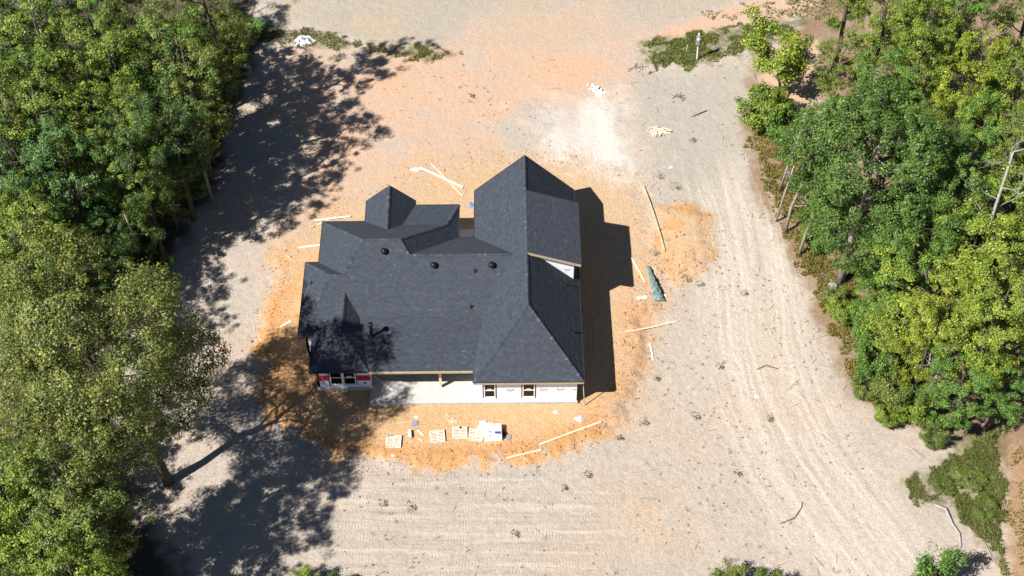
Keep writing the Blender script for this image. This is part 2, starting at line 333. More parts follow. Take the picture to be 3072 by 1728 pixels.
def ground_mat():
    m = bpy.data.materials.new('soil'); m.use_nodes = True; nt = m.node_tree; n = nt.nodes; L = nt.links; b = n['Principled BSDF']
    b.inputs['Roughness'].default_value = .95; b.inputs['Specular IOR Level'].default_value = .1
    tc = n.new('ShaderNodeTexCoord')
    def at(name): a = n.new('ShaderNodeAttribute'); a.attribute_name = name; return a.outputs['Fac']
    def noise(scale, det=5, rough=.6, vec=None, dist=0.0):
        z = n.new('ShaderNodeTexNoise'); z.inputs['Scale'].default_value = scale; z.inputs['Detail'].default_value = det
        z.inputs['Roughness'].default_value = rough; z.inputs['Distortion'].default_value = dist
        L.new(vec if vec else tc.outputs['Object'], z.inputs['Vector']); return z.outputs['Fac']
    def math_(op, a, b_=None, c=None):
        k = n.new('ShaderNodeMath'); k.operation = op
        for i, q in enumerate((a, b_, c)):
            if q is None: continue
            if isinstance(q, (int, float)): k.inputs[i].default_value = q
            else: L.new(q, k.inputs[i])
        return k.outputs[0]
    def rng_(v, a, b_, c, d):
        k = n.new('ShaderNodeMapRange'); k.inputs[1].default_value = a; k.inputs[2].default_value = b_; k.inputs[3].default_value = c; k.inputs[4].default_value = d
        L.new(v, k.inputs[0]); return k.outputs[0]
    def mix(f, a, b_, mode='MIX'):
        k = n.new('ShaderNodeMix'); k.data_type = 'RGBA'; k.blend_type = mode
        for i, q in ((0, f), (6, a), (7, b_)):
            if isinstance(q, (int, float)): k.inputs[i].default_value = q
            elif isinstance(q, tuple): k.inputs[i].default_value = (*q, 1)
            else: L.new(q, k.inputs[i])
        return k.outputs[2]
    big = noise(.35, 4, .62); mid = noise(2.2, 4, .7); fine = noise(9, 3, .75); vfine = noise(30, 1, .7)
    col = mix(rng_(big, .3, .7, 0, 1), (.37,.326,.284), (.43,.37,.322))
    col = mix(rng_(mid, .42, .68, 0, .6), col, (.3,.272,.236))
    col = mix(rng_(noise(.9, 3, .65), .5, .7, 0, .6), col, (.455,.37,.3))
    def over(col, name, a, b_, amt=1.0):
        f = math_('MULTIPLY', at(name), amt)
        return mix(f, col, mix(rng_(mid, .3, .7, 0, 1), a, b_))
    col = over(col, 'lane', (.475,.427,.37), (.41,.36,.305), .85)
    col = over(col, 'grey', (.31,.285,.25), (.38,.345,.3), .9)
    col = over(col, 'salm', (.49,.315,.22), (.46,.34,.255), .95)
    col = over(col, 'clay', (.54,.36,.205), (.49,.31,.165))
    col = over(col, 'rim', (.52,.29,.125), (.46,.235,.1))
    # rough red-brown crumbs in the clay
    col = mix(math_('MULTIPLY', at('clay'), rng_(fine, .58, .75, 0, .4)), col, (.3,.15,.075))
    col = mix(math_('MULTIPLY', at('chalk'), rng_(mid, .25, .65, .55, 1)), col, (.57,.54,.505))
    col = over(col, 'road', (.32,.29,.245), (.37,.33,.275))
    col = mix(math_('MULTIPLY', at('road'), rng_(noise(.14, 3, .6), .48, .68, 0, .75)), col, (.42,.32,.22))
    col = over(col, 'path', (.3,.18,.1), (.34,.235,.15))
    col = over(col, 'lit', (.2,.13,.085), (.27,.185,.12))
    col = over(col, 'wood', (.05,.044,.032), (.09,.076,.054))  # leaf litter, darkened to stand for shade the sparse canopy lacks
    col = mix(math_('MULTIPLY', at('grs'), rng_(mid, .3, .62, .25, .9)), col, (.115,.11,.045))
    # scraped streaks along the driven lane
    cv = n.new('ShaderNodeCombineXYZ'); L.new(math_('MULTIPLY', at('tu'), .12), cv.inputs[0]); L.new(math_('MULTIPLY', at('tv'), 3.6), cv.inputs[1])
    streak = noise(1.0, 3, .7, cv.outputs[0])
    col = mix(math_('MULTIPLY', at('trk'), rng_(streak, .5, .3, 0, .6)), col, mix(1.0, col, (.7,.72,.72), 'MULTIPLY'))
    col = mix(math_('MULTIPLY', at('trk'), rng_(streak, .58, .72, 0, .6)), col, (.56,.51,.45))
    col = mix(math_('MULTIPLY', at('line'), .42), col, (.56,.51,.45))
    # crumbs, stubble and grain
    grain = noise(6.5, 4, .82)
    col = mix(1.0, col, mix(rng_(grain, .34, .66, 0, 1), (.84,.83,.82), (1.16,1.16,1.16)), 'MULTIPLY')
    col = mix(rng_(fine, .62, .8, 0, .6), col, mix(1.0, col, (.5,.48,.46), 'MULTIPLY'))
    col = mix(rng_(vfine, .3, .7, .22, 0), col, mix(1.0, col, (.6,.6,.6), 'MULTIPLY'))
    spk = noise(3.2, 3, .55, None, 1.5)
    dark = math_('MULTIPLY', rng_(spk, .66, .72, 0, 1), rng_(fine, .45, .6, 0, .55))
    col = mix(math_('MULTIPLY', dark, math_('SUBTRACT', 1, at('road'))), col, (.135,.125,.075))
    L.new(col, b.inputs['Base Color'])
    # relief
    cle = math_('SINE', math_('MULTIPLY', at('tu'), 2*PI/.2))
    row = rng_(math_('SINE', math_('MULTIPLY', math_('ADD', at('tv'), math_('MULTIPLY', noise(.25, 2), 3.0)), 2*PI/1.15)), .0, .5, 0, 1)
    patch = rng_(noise(.7, 4), .48, .62, 0, 1)
    hgt = math_('MULTIPLY', math_('MULTIPLY', cle, row), math_('MULTIPLY', at('trk'), math_('MULTIPLY', patch, .012)))
    hgt = math_('ADD', hgt, math_('ADD', math_('MULTIPLY', fine, .05), math_('MULTIPLY', grain, .05))); hgt = math_('ADD', hgt, math_('MULTIPLY', mid, .09)); hgt = math_('ADD', hgt, math_('MULTIPLY', vfine, .012))
    hgt = math_('ADD', hgt, math_('MULTIPLY', math_('MULTIPLY', at('clay'), fine), .06))
    bp = n.new('ShaderNodeBump'); bp.inputs['Strength'].default_value = .8; bp.inputs['Distance'].default_value = 1.0
    L.new(hgt, bp.inputs['Height']); L.new(bp.outputs[0], b.inputs['Normal'])
    return m
M['soil'] = ground_mat()
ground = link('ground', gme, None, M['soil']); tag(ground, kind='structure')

# ------------------------------------------------------------------ house
house = empty('house', 'unfinished single storey house with dark shingle roof and white wrapped walls', 'house', (0, 0, 0))
ze = 2.857
def at_pl(pl, x, y): return pl[0]*x + pl[1]*y + pl[2]
PL = {
 'RU': (0, .557, ze-.557*4.0), 'RL': (0, .16, ze-.16*.97), 'F1': (0, -.70, ze+.70*12.97), 'F2': (0, -.72, ze+.72*14.61),
 'FP': (0, -.286, ze+.286*16.19), 'E': (-.842, 0, ze-.842*1.14), 'W': (.97, 0, ze+.97*11.16), 'W2': (.97, 0, ze+.97*12.1),
 'F3': (0, -.72, ze+.72*10.7), 'WL': (.683, 0, ze+.683*11.1), 'EL': (-.82, 0, 4.36-.82*8.9), 'HL': (0, .65, ze-.65*.97),
 'WG': (.9, 0, ze+.9*8.04), 'EG': (-.9, 0, ze-.9*4.39), 'WR': (1, 0, ze), 'ER': (-1, 0, ze+7.447), 'HR': (0, 1, ze),
 'DS': (-.37, 0, 6.62+.37*3.7235)}
def X3(*ns):
    A = np.array([[PL[k][0], PL[k][1], -1] for k in ns]); c = np.array([-PL[k][2] for k in ns]); return tuple(np.linalg.solve(A, c))
def on(n, x, y): return (x, y, at_pl(PL[n], x, y))
def lr(n1, n2, x=None, y=None):               # intersection line point at given x or y
    a, b = PL[n1], PL[n2]
    if y is not None:
        xx = ((b[1]-a[1])*y + b[2]-a[2])/(a[0]-b[0]); return (xx, y, at_pl(a, xx, y))
    yy = ((b[0]-a[0])*x + b[2]-a[2])/(a[1]-b[1]); return (x, yy, at_pl(a, x, yy))
apexR = (3.7235, 3.7235, ze+3.7235)
ridE = X3('F2', 'E', 'RU'); ridW = X3('F2', 'W', 'RU'); r1W = X3('F1', 'E', 'RU'); r1E = X3('F1', 'WR', 'RU')
brkE = X3('WR', 'RU', 'RL'); kinkL = X3('EL', 'RU', 'RL')
J = X3('W', 'RU', 'F3'); Bp = X3('W2', 'RU', 'F3')
apL = lr('WL', 'RU', x=-8.9); hipL = lr('WL', 'HL', x=-8.9)
ebL = -8.9 + (4.36-ze)/.82
ridG = (-6.215, ) ; zG = at_pl(PL['WG'], -6.215, 0); gF2 = (-6.215, (PL['F2'][2]-zG)/.72, zG)
brkG = X3('EG', 'FP', 'F2'); brkP = X3('E', 'FP', 'F2')
slopes = {
 'F2': [(-11.16,14.61,ze), (-8.04,14.61,ze), gF2, brkG, brkP, ridE, ridW],
 'FP': [(-4.39,16.19,ze), (-1.14,16.19,ze), brkP, brkG],
 'E': [(-1.14,16.19,ze), (-1.14,12.97,ze), r1W, ridE, brkP],
 'F1': [(-1.14,12.97,ze), (0,12.97,ze), r1E, r1W],
 'RU': [ridW, ridE, r1W, r1E, brkE, kinkL, apL, (-11.1,4.0,ze), (-12.1,4.0,ze), Bp, J],
 'RL': [brkE, (0,.97,ze), (ebL,.97,ze), kinkL],
 'W': [(-11.16,14.61,ze), ridW, J, (-11.16,10.7,ze)],
 'F3': [(-11.16,10.7,ze), J, Bp, (-12.1,10.7,ze)],
 'W2': [(-12.1,10.7,ze), Bp, (-12.1,4.0,ze)],
 'WL': [(-11.1,4.0,ze), apL, hipL, (-11.1,.97,ze)],
 'HL': [(-11.1,.97,ze), hipL, (ebL,.97,ze)],
 'EL': [hipL, apL, kinkL, (ebL,.97,ze)],
 'WG': [(-8.04,16.63,ze), (-6.215,16.63,zG), gF2, (-8.04,14.61,ze)],
 'EG': [(-6.215,16.63,zG), (-4.39,16.63,ze), (-4.39,16.19,ze), brkG, gF2],
 'WR': [(0,17.59,ze), (0,12.97,ze), r1E, brkE, (0,.97,ze), (0,0,ze), apexR, (3.7235,17.59,apexR[2])],
 'ER': [(7.447,0,ze), (7.447,17.59,ze), (3.7235,17.59,apexR[2]), apexR],
 'HR': [(0,0,ze), (7.447,0,ze), apexR],
 'DS': [on('DS',3.7235,8.25), on('DS',7.5,8.25), on('DS',7.5,14.1), on('DS',3.7235,14.1)],
}
def clip_rect(poly, u0, u1, v0, v1):
    out = poly
    for ax, val, keep in ((0, u0, 1), (0, u1, -1), (1, v0, 1), (1, v1, -1)):
        res = []
        for i in range(len(out)):
            p, q = out[i], out[(i+1) % len(out)]
            a = (p[ax]-val)*keep; b = (q[ax]-val)*keep
            if a >= 0: res.append(p)
            if (a > 0 and b < 0) or (a < 0 and b > 0):
                t = a/(a-b); res.append((p[0]+t*(q[0]-p[0]), p[1]+t*(q[1]-p[1])))
        out = res
        if len(out) < 3: return []
    return out
def poly_area(p): return .5*sum(p[i][0]*p[(i+1) % len(p)][1]-p[(i+1) % len(p)][0]*p[i][1] for i in range(len(p)))
M['deck'] = mat('roof_deck', (.3,.22,.13), .85, .2, .2, 6)
M['drip'] = mat('dark_drip_edge', (.03,.032,.036), .5, .3)
M['fascia'] = mat('fascia_board', (.42,.33,.22), .8, .2, .15, 5)
def build_slope(key, poly):
    P = [Vector(p) for p in poly]
    pl = PL[key]; nrm = Vector((-pl[0], -pl[1], 1)).normalized()
    g = Vector((pl[0], pl[1], 0)).normalized(); vax = (g + Vector((0, 0, g.x*pl[0]+g.y*pl[1]))).normalized(); uax = vax.cross(nrm).normalized()
    ar = sum((P[i].cross(P[(i+1) % len(P)]) for i in range(len(P))), Vector()).dot(nrm)
    if ar < 0: P = P[::-1]
    # deck: sheathing 9 cm thick hanging below the plane
    n = len(P); v = [tuple(p) for p in P] + [tuple(p - Vector((0, 0, .11))) for p in P]
    f = [tuple(range(n)), tuple(range(2*n-1, n-1, -1))] + [(i, n+i, n+(i+1) % n, (i+1) % n) for i in range(n)]
    o = link('roof_slope', pymesh('roof_slope', v, f), house, M['deck'])
    O = P[0]; q2 = [((p-O).dot(uax), (p-O).dot(vax)) for p in P]
    if poly_area(q2) < 0: q2 = q2[::-1]
    us = [a for a, b in q2]; vs_ = [b for a, b in q2]
    V = []; Fq = []; lv = []
    ex = .145; r0 = random.Random(len(poly)*7+ord(key[0])); vv = min(vs_); row = 0
    while vv < max(vs_):
        u = min(us) - r0.random()*.4; rowv = r0.uniform(-.08, .08)
        while u < max(us):
            w = r0.uniform(.12, .3); c = clip_rect(q2, u, u+w-.006, vv, vv+ex)
            if len(c) >= 3 and abs(poly_area(c)) > 1e-4:
                b0 = len(V); lift = .0075 if r0.random() < .55 else .003; k = len(c)
                for a, b in c: V.append(tuple(O + uax*a + vax*b + nrm*(.0045 + lift*(1-(b-vv)/ex))))
                for a, b in c: V.append(tuple(O + uax*a + vax*b + nrm*.001))
                Fq.append(tuple(b0+i for i in range(k)))
                for i in range(k): Fq.append((b0+i, b0+k+i, b0+k+(i+1) % k, b0+(i+1) % k))
                t = r0.random(); t = t*.75 + rowv + (.12 if lift > .005 else 0)
                t = .2 + t*.6
                if r0.random() < .18: t += r0.uniform(.06, .2)
                lv += [min(max(t, 0), 1)]*(k+1)
            u += w
        vv += ex; row += 1
    me = pymesh('shingles', V, Fq); fattr(me, 'lv', lv, 'FACE')
    tag(link('shingles', me, o, M['shingle']), 'dark slate grey asphalt shingles', kind='stuff')
    return o
slope_obj = {k: build_slope(k, p) for k, p in slopes.items()}

# ridge and hip caps: short overlapping bent pieces
def caps(p0, p1, k1, k2):
    a, b = Vector(p0), Vector(p1); d = b-a; Ln = d.length; d.normalize(); n1 = Vector((-PL[k1][0], -PL[k1][1], 1)).normalized(); n2 = Vector((-PL[k2][0], -PL[k2][1], 1)).normalized()
    s1 = d.cross(n1); s2 = d.cross(n2)
    mid = (n1+n2).normalized()
    # choose down-slope sides
    if s1.dot(n2) > 0: s1 = -s1
    if s2.dot(n1) > 0: s2 = -s2
    V = []; Fq = []; lv = []; t = 0
    while t < Ln-.05:
        e = min(t+.17, Ln); b0 = len(V)
        for tt, h in ((t, .035), (e, .02)):
            q = a + d*tt
            V += [tuple(q + s1*.14 + n1*h), tuple(q + mid*(h+.006)), tuple(q + s2*.14 + n2*h)]
        q = a + d*t
        V += [tuple(q + s1*.14 + n1*.002), tuple(q + s2*.14 + n2*.002), tuple(q + mid*.002)]
        Fq += [(b0, b0+1, b0+4, b0+3), (b0+1, b0+2, b0+5, b0+4), (b0, b0+6, b0+8, b0+1), (b0+1, b0+8, b0+7, b0+2)]
        x = min(1, max(0, random.gauss(.55, .22))); lv += [x]*4; t += .145
    me = pymesh('ridge_cap', V, Fq); fattr(me, 'lv', lv, 'FACE')
    tag(link('ridge_cap', me, house, M['shingle']), 'overlapping shingle caps along a ridge or hip', kind='stuff')
for p, q, a, b in [((-11.16,14.61,ze), ridW, 'F2', 'W'), (ridW, ridE, 'F2', 'RU'), (J, ridW, 'W', 'RU'), (brkP, ridE, 'F2', 'E'), ((-1.14,16.19,ze), brkP, 'FP', 'E'), (r1W, ridE, 'E', 'RU'), (r1W, r1E, 'F1', 'RU'),
                   (Bp, J, 'F3', 'RU'), ((-12.1,10.7,ze), Bp, 'F3', 'W2'), ((-12.1,4.0,ze), Bp, 'W2', 'RU'), (hipL, apL, 'WL', 'EL'), ((-11.1,.97,ze), hipL, 'WL', 'HL'), ((ebL,.97,ze), hipL, 'EL', 'HL'),
                   ((-6.215,16.63,zG), gF2, 'WG', 'EG'), ((3.7235,17.59,apexR[2]), apexR, 'WR', 'ER'), ((0,0,ze), apexR, 'WR', 'HR'), ((7.447,0,ze), apexR, 'ER', 'HR')]:
    caps(p, q, a, b)

# eave drip edges and fascia boards
def eave(p, q, name='drip_edge', m='drip', out=.02, h=.13, t=.025, dz=.035, slope=None):
    p, q = Vector(p), Vector(q); d = (q-p); Ln = d.length; ang = math.atan2(d.y, d.x); el = math.asin(d.z/Ln)
    Mx = Matrix.Translation(p) @ Matrix.Rotation(ang, 4, 'Z') @ Matrix.Rotation(-el, 4, 'Y')
    MB().box(0, Ln, -t-out+.0, -out+.02, -h+dz, dz, Mx).obj(name, M[m], house)
for p, q in [((-11.1,.97,ze),(ebL,.97,ze)), ((0,0,ze),(7.447,0,ze)), ((7.447,0,ze),(7.447,17.59,ze)), ((-12.1,4.0,ze),(-11.1,4.0,ze)),
             ((-12.1,10.7,ze),(-12.1,4.0,ze)), ((-11.16,14.61,ze),(-11.16,10.7,ze)), ((-11.16,10.7,ze),(-12.1,10.7,ze)), ((-8.04,14.61,ze),(-11.16,14.61,ze)),
             ((-8.04,16.63,ze),(-8.04,14.61,ze)), ((-1.14,16.19,ze),(-4.39,16.19,ze)), ((-4.39,16.19,ze),(-4.39,16.63,ze)), ((-1.14,12.97,ze),(-1.14,16.19,ze)), ((0,12.97,ze),(-1.14,12.97,ze)),
             ((0,17.59,ze),(0,12.97,ze)), ((0,.97,ze),(0,0,ze)), ((-11.1,4.0,ze),(-11.1,.97,ze)),
             (on('DS',7.5,8.25), on('DS',7.5,14.1)),
             ((7.447,17.59,ze),(3.7235,17.59,apexR[2])), ((3.7235,17.59,apexR[2]),(0,17.59,ze)), ((-4.39,16.63,ze),(-6.215,16.63,zG)), ((-6.215,16.63,zG),(-8.04,16.63,ze)), (on('DS',7.5,14.1), on('DS',3.75,14.1))]:
    eave(p, q)
eave((ebL,.97,ze), (-.01,.97,ze), 'fascia_board', 'fascia', .02, .2, .03, .0)
eave((-1.14+.0,.985,ze-.02), (-.05,.985,ze-.02), 'fascia_board', 'fascia', -.03, .17, .03, -.02)
eave(on('DS',3.78,8.25), on('DS',7.5,8.25), 'rake_board', 'fascia', .02, .17, .035, .015)
eave((0.0,-.012,ze), (7.447,-.012,ze), 'fascia_board', 'fascia', .03, .15, .02, -.03)

# walls: each a run of panels round its openings, local x along the wall, z up, thickness inwards (+y)
WT = .16
def wall(p, q, ztop, openings=(), z0=0.0, label=None):
    p, q = Vector((*p, 0)), Vector((*q, 0)); d = q-p; Ln = d.length; ang = math.atan2(d.y, d.x)
    mb = MB(); x = 0
    for (a, b, s, t) in sorted(openings):
        mb.box(x, a, 0, WT, z0, ztop); mb.box(a, b, 0, WT, z0, s)
        if t < ztop: mb.box(a, b, 0, WT, t, ztop)
        x = b
    mb.box(x, Ln, 0, WT, z0, ztop)
    o = mb.obj('wall', M['wrap'], house, tuple(p), ang)
    if label: o['label'] = label
    return o
zt = 2.73
w_r = wall((.42,.42), (7.03,.42), zt, [(.27,1.04,.52,2.2), (2.91,3.73,.52,2.2)], label='white wrapped rear wall of the right wing')
w_l = wall((-10.83,1.76), (-7.13,1.76), zt, [(.9,2.68,.32,1.98)], label='rear bedroom wall with a red printed band')
w_lw = wall((-10.83,4.42-WT), (-10.83,1.76), zt, label='left wall with a red printed band')
wall((-11.7,10.28-WT), (-11.7,4.42), zt); wall((-11.7,4.42), (-10.83-.003,4.42), zt)
wall((-10.78,14.2-WT), (-10.78,10.28), zt); wall((-10.78-.003,10.28), (-11.7+WT,10.28), zt)
wall((-7.7,14.2), (-10.78,14.2), zt); wall((-7.7,16.2-WT), (-7.7,14.2+.003), zt); wall((-4.75,16.2), (-7.7,16.2), zt)
wall((-4.75,13.6), (-4.75,16.2-WT), zt); wall((-1.5,12.6), (-4.75,12.6), zt, [(1.1,2.05,0.02,2.1)])
wall((.42,12.6), (-1.5,12.6), zt); wall((.42,17.18-WT), (.42,12.6+WT), zt); wall((7.03,17.18), (.42,17.18), zt)
w_e = wall((7.03,.42+WT), (7.03,17.18-WT), zt, label='shaded right side wall')
wall((-7.13,4.6), (.42,4.6), zt, [(2.6,4.4,.02,2.1)], label='shaded wall at the back of the porch').data.materials[0] = M['osb']; wall((-7.13,1.76+WT), (-7.13,4.6-.003), zt); wall((.42,4.6-.003), (.42,.42+WT), zt)  # porch shade put into the back wall colour: dark board instead of white wrap
# gable ends and dormer cheeks
MB().prism([(.45,0),(7.0,0),(3.72,3.3)], 0, .12).obj('gable_wall', M['wrap'], house).matrix_local = Matrix.Translation((0,17.15,zt)) @ Matrix.Rotation(PI/2, 4, 'X')
MB().prism([(-7.68,0),(-4.77,0),(-6.215,1.32)], 0, .12).obj('gable_wall', M['wrap'], house).matrix_local = Matrix.Translation((0,16.17,zt)) @ Matrix.Rotation(PI/2, 4, 'X')
def cheek(y, lab=None):
    # vertical triangle between the slope ER and the dormer roof DS at depth y
    xs = 7.03; za = at_pl(PL['ER'], xs, y)-.02; zb = at_pl(PL['DS'], xs, y)-.12; xm = 3.95; zc = at_pl(PL['ER'], xm, y)-.02; zd = at_pl(PL['DS'], xm, y)-.12
    v = [(xm,y,zc),(xs,y,za),(xs,y,zb),(xm,y,zd),(xm,y+.1,zc),(xs,y+.1,za),(xs,y+.1,zb),(xm,y+.1,zd)]
    f = [(0,1,2,3),(7,6,5,4),(0,4,5,1),(1,5,6,2),(2,6,7,3),(3,7,4,0)]
    o = link('dormer_wall', pymesh('dormer_wall', v, f), house, M['wrap'])
    if lab: o['label'] = lab
    return o
ck = cheek(8.62, 'white wrapped triangular side of the dormer'); cheek(13.65)
MB().box(7.0, 7.06, 8.66, 13.72, ze-.1, at_pl(PL['DS'], 7.06, 0)-.1).obj('dormer_wall', M['wrap'], house)
# floor, slab, porch
MB().prism([(-10.9,1.66),(-7.2,1.66),(-7.2,.36),(.36,.36),(7.12,.36),(7.12,17.24),(.36,17.24),(.36,16.3),(-7.8,16.3),(-7.8,14.28),(-10.9,14.28),(-10.9,10.36),(-11.78,10.36),(-11.78,4.34),(-10.9,4.34)], -.55, 0).obj('slab', M['concrete'], house)
MB().box(-11.5, -7.3, 1.95, 14, .0, .02).box(.6, 6.9, .7, 17, .0, .02).obj('subfloor', M['osb'], house)
mb = MB()
for xx in np.arange(.9, 6.9, .41): mb.box(xx, xx+.04, 4.0, 4.09, .02, zt)
for xx in np.arange(-10.5, -7.4, .41): mb.box(xx, xx+.04, 4.3, 4.39, .02, zt)
tag(mb.obj('stud_framing', M['pine'], house), kind='stuff')
# porch post, beam, front porch posts
MB().box(-2.42, -2.24, 1.62, 1.8, 0, 2.72).obj('porch_post', M['pine'], house)
MB().box(-7.1, .4, 1.6, 1.82, 2.723, 2.84).obj('porch_beam', M['pine_grey'], house)
MB().box(-1.72, -1.54, 15.6, 15.78, 0, 2.74).obj('porch_post', M['pine'], house)

# windows
def window(parent_wall, x0, x1, z0, z1, twin=False, sticker=True):
    w = MB().box(x0-.09, x0-.015, -.014, -.003, z0-.09, z1+.1).box(x1+.015, x1+.09, -.014, -.003, z0-.09, z1+.1)
    if twin: w.box(x0-.015, x1+.015, -.014, -.003, z0-.07, z0-.015)
    wo = bpy.data.objects.new('window', None)
    o = w.obj('window', M['tape'], house, parent_wall.location, parent_wall.rotation_euler.z)
    o['label'] = 'vinyl window edged with black flashing tape'
    def part(nm, m, mb_): return link(nm, pymesh(nm, mb_.v, mb_.f), o, m)
    xs = [(x0, (x0+x1)/2-.03), ((x0+x1)/2+.03, x1)] if twin else [(x0, x1)]
    fr = MB(); t = .06
    for a, b in xs:
        fr.box(a-.012, a+t, -.03, .07, z0-.012, z1+.012).box(b-t, b+.012, -.03, .07, z0-.012, z1+.012)
        fr.box(a+t, b-t, -.03, .07, z0-.012, z0+t).box(a+t, b-t, -.03, .07, z1-t, z1+.012)
        zm = z0 + (z1-z0)*.47; fr.box(a+t, b-t, -.018, .06, zm, zm+.07)
    if twin: fr.box((x0+x1)/2-.0175, (x0+x1)/2+.0175, -.034, .06, z0, z1)
    part('frame', M['vinyl'], fr)
    for i, (a, b) in enumerate(xs):
        part('pane', M['glass'], MB().box(a+t, b-t, .02, .026, z0+t, zm)); part('pane', M['glass'], MB().box(a+t, b-t, .008, .014, zm+.07, z1-t))
        if sticker and i == len(xs)-1: part('sticker', M['sticker'], MB().box(a+.3*(b-a), a+.68*(b-a), .004, .007, zm+.11, zm+.2))
    part('sill', M['vinyl'], MB().box(x0-.03, x1+.03, -.05, .0, z0-.05, z0-.014))
    return o
window(w_r, .27, 1.04, .52, 2.2); window(w_r, 2.91, 3.73, .52, 2.2); window(w_l, .9, 2.68, .32, 1.98, True)
# window and door blanks on the walls that face away are closed with dark boards
# red bands and printed marks on the wrap
def print_box(nm, wl_, m, boxes, lab=None):
    mb_ = MB()
    for (a, b, s, t) in boxes: mb_.box(a, b, -.006, .001, s, t)
    o = link(nm, pymesh(nm, mb_.v, mb_.f), wl_, m)
    if lab: o['label'] = lab
    return o
for a, b in ((.0,.34),(.37,.8),(2.78,3.69)): print_box('red_band', w_l, M['red'], [(a,b,.78,1.4)], 'red printed band round the wrap')
for a, b in ((0,1.3),(1.34,2.2),(2.24,2.499)): print_box('red_band', w_lw, M['red'], [(a,b,.78,1.4)], 'red printed band round the wrap')
def glyphs(wl_, x, z, w, h, nch, m, nm, lab, seed=1, y=-.009):
    """a small unreadable line of block letters"""
    r0 = random.Random(seed); mb_ = MB(); cw = w/nch
    for i in range(nch):
        a = x + i*cw; b = a + cw*.72; k = r0.randrange(4)
        mb_.box(a, a+cw*.2, y, y+.004, z, z+h)
        if k in (0, 1): mb_.box(a+cw*.2, b, y, y+.004, z+h*.8, z+h)
        if k in (0, 2): mb_.box(a+cw*.2, b, y, y+.004, z, z+h*.2)
        if k in (1, 3): mb_.box(b-cw*.2, b, y, y+.004, z, z+h*.78)
        if k in (2, 1): mb_.box(a+cw*.2, b-cw*.2, y, y+.004, z+h*.42, z+h*.58)
    o = link(nm, pymesh(nm, mb_.v, mb_.f), wl_, m); o['label'] = lab; return o
glyphs(w_l, 2.88, .92, .72, .24, 6, M['redtext'], 'lettering', 'dark red lettering on the red band', 3)
def star(wl_, cx, cz, r_):
    v = []
    for i in range(10):
        t = PI/2 + i*PI/5; q = r_ if i % 2 == 0 else r_*.42; v.append((cx+q*math.cos(t), -.006, cz+q*math.sin(t)))
    v += [(a, .001, c) for a, b, c in v]
    f = [tuple(range(10))[::-1], tuple(range(10, 20))] + [(i, (i+1) % 10, 10+(i+1) % 10, 10+i) for i in range(10)]
    o = link('star_mark', pymesh('star_mark', v, f), wl_, M['blue']); o['label'] = 'printed dark blue star'
star(w_l, 3.3, .5, .17)
def logo(wl_, x, z, w, seed):
    """grey maker's mark: banner outline, word and a small ring below"""
    h = .2; mb_ = MB(); y0, y1 = -.006, .001
    mb_.box(x, x+.035, y0, y1, z, z+h*1.25); mb_.box(x, x+w*.3, y0, y1, z+h*1.25, z+h*1.25+.025); mb_.box(x+w*.3, x+w*.9, y0, y1, z+h*.98, z+h*.98+.02)
    c = (x+w*.42, z-.04)
    for i in range(9):
        t = PI + i*PI/8; mb_.box(c[0]+.1*math.cos(t)-.014, c[0]+.1*math.cos(t)+.014, y0, y1, c[1]+.06*math.sin(t)-.014, c[1]+.06*math.sin(t)+.014)
    o = link('printed_mark', pymesh('printed_mark', mb_.v, mb_.f), wl_, M['ink']); o['label'] = 'small grey printed mark on the white wrap'
    glyphs(wl_, x+.05, z, w-.06, h*.8, 6, M['ink'], 'lettering', 'small grey printed lettering on the white wrap', seed, -.0055)
for i, x in enumerate((1.82, 4.1, 5.25)): logo(w_r, x, 1.28, .56, 5)
glyphs(w_r, 6.34, 1.28, .25, .2, 3, M['ink'], 'lettering', 'small grey printed lettering cut off by the corner', 5)
for a, b, c, d, lab in ((5.2, 4.42, .5, .16, 6), (6.42, 4.2, .34, .16, 4)):
    o = glyphs(ck, 0, 0, c, d, lab, M['ink'], 'lettering', 'small grey printed lettering on the dormer wall', lab)
    o.location = (a+.02, 8.62, b+.0)
# roof vents, pipes, flue
def roof_vent(x, y, key):
    z = at_pl(PL[key], x, y)
    o = MB().box(-.19, .19, -.19, .19, .01, .03).obj('roof_vent', M['blackmetal'], house, (x, y, z))
    o.rotation_euler = (math.atan(PL[key][1]), 0, 0); o['label'] = 'round black roof vent'
    def lathe(prof, nm, m):
        mb_ = MB(); n = 18
        for r_, zz in prof:
            for k in range(n): mb_.v.append((r_*math.cos(2*PI*k/n), r_*math.sin(2*PI*k/n), zz))
        for i in range(len(prof)-1):
            for k in range(n): mb_.f.append((i*n+k, i*n+(k+1) % n, (i+1)*n+(k+1) % n, (i+1)*n+k))
        mb_.f.append(tuple((len(prof)-1)*n+k for k in range(n)))
        return mb_.obj(nm, m, o, (0, 0, 0), 0, True)
    lathe([(.14,.02),(.14,.2),(.12,.22)], 'collar', M['blackmetal'])
    lathe([(.1,.18),(.23,.18),(.24,.22),(.2,.28),(.11,.32),(.1,.35),(.04,.36)], 'cap', M['blackmetal'])
for x, y in ((-6.21,9.2),(-2.75,8.3),(1.28,8.28)): roof_vent(x, y, 'RU')
def pipe(x, y, key, h, r_=.045, m='blackmetal', nm='vent_pipe', lab='short black plumbing vent pipe'):
    z = at_pl(PL[key], x, y)
    o = MB().tube([(0,0,-.05),(0,0,h)], r_, 8).obj(nm, M[m], house, (x, y, z)); o['label'] = lab
    MB().tube([(0,0,-.02),(0,0,.03),(0,0,.09)], [r_*2.4, r_*2.1, r_*1.1], 10).obj('flashing', M['blackmetal'], o)
    return o
pipe(.12,7.9,'RU',.28); pipe(-.17,5.7,'RU',.28); pipe(-11.42,8.2,'W2',.28); pipe(6.4,7.55,'ER',.3); pipe(6.85,3.72,'ER',.3)
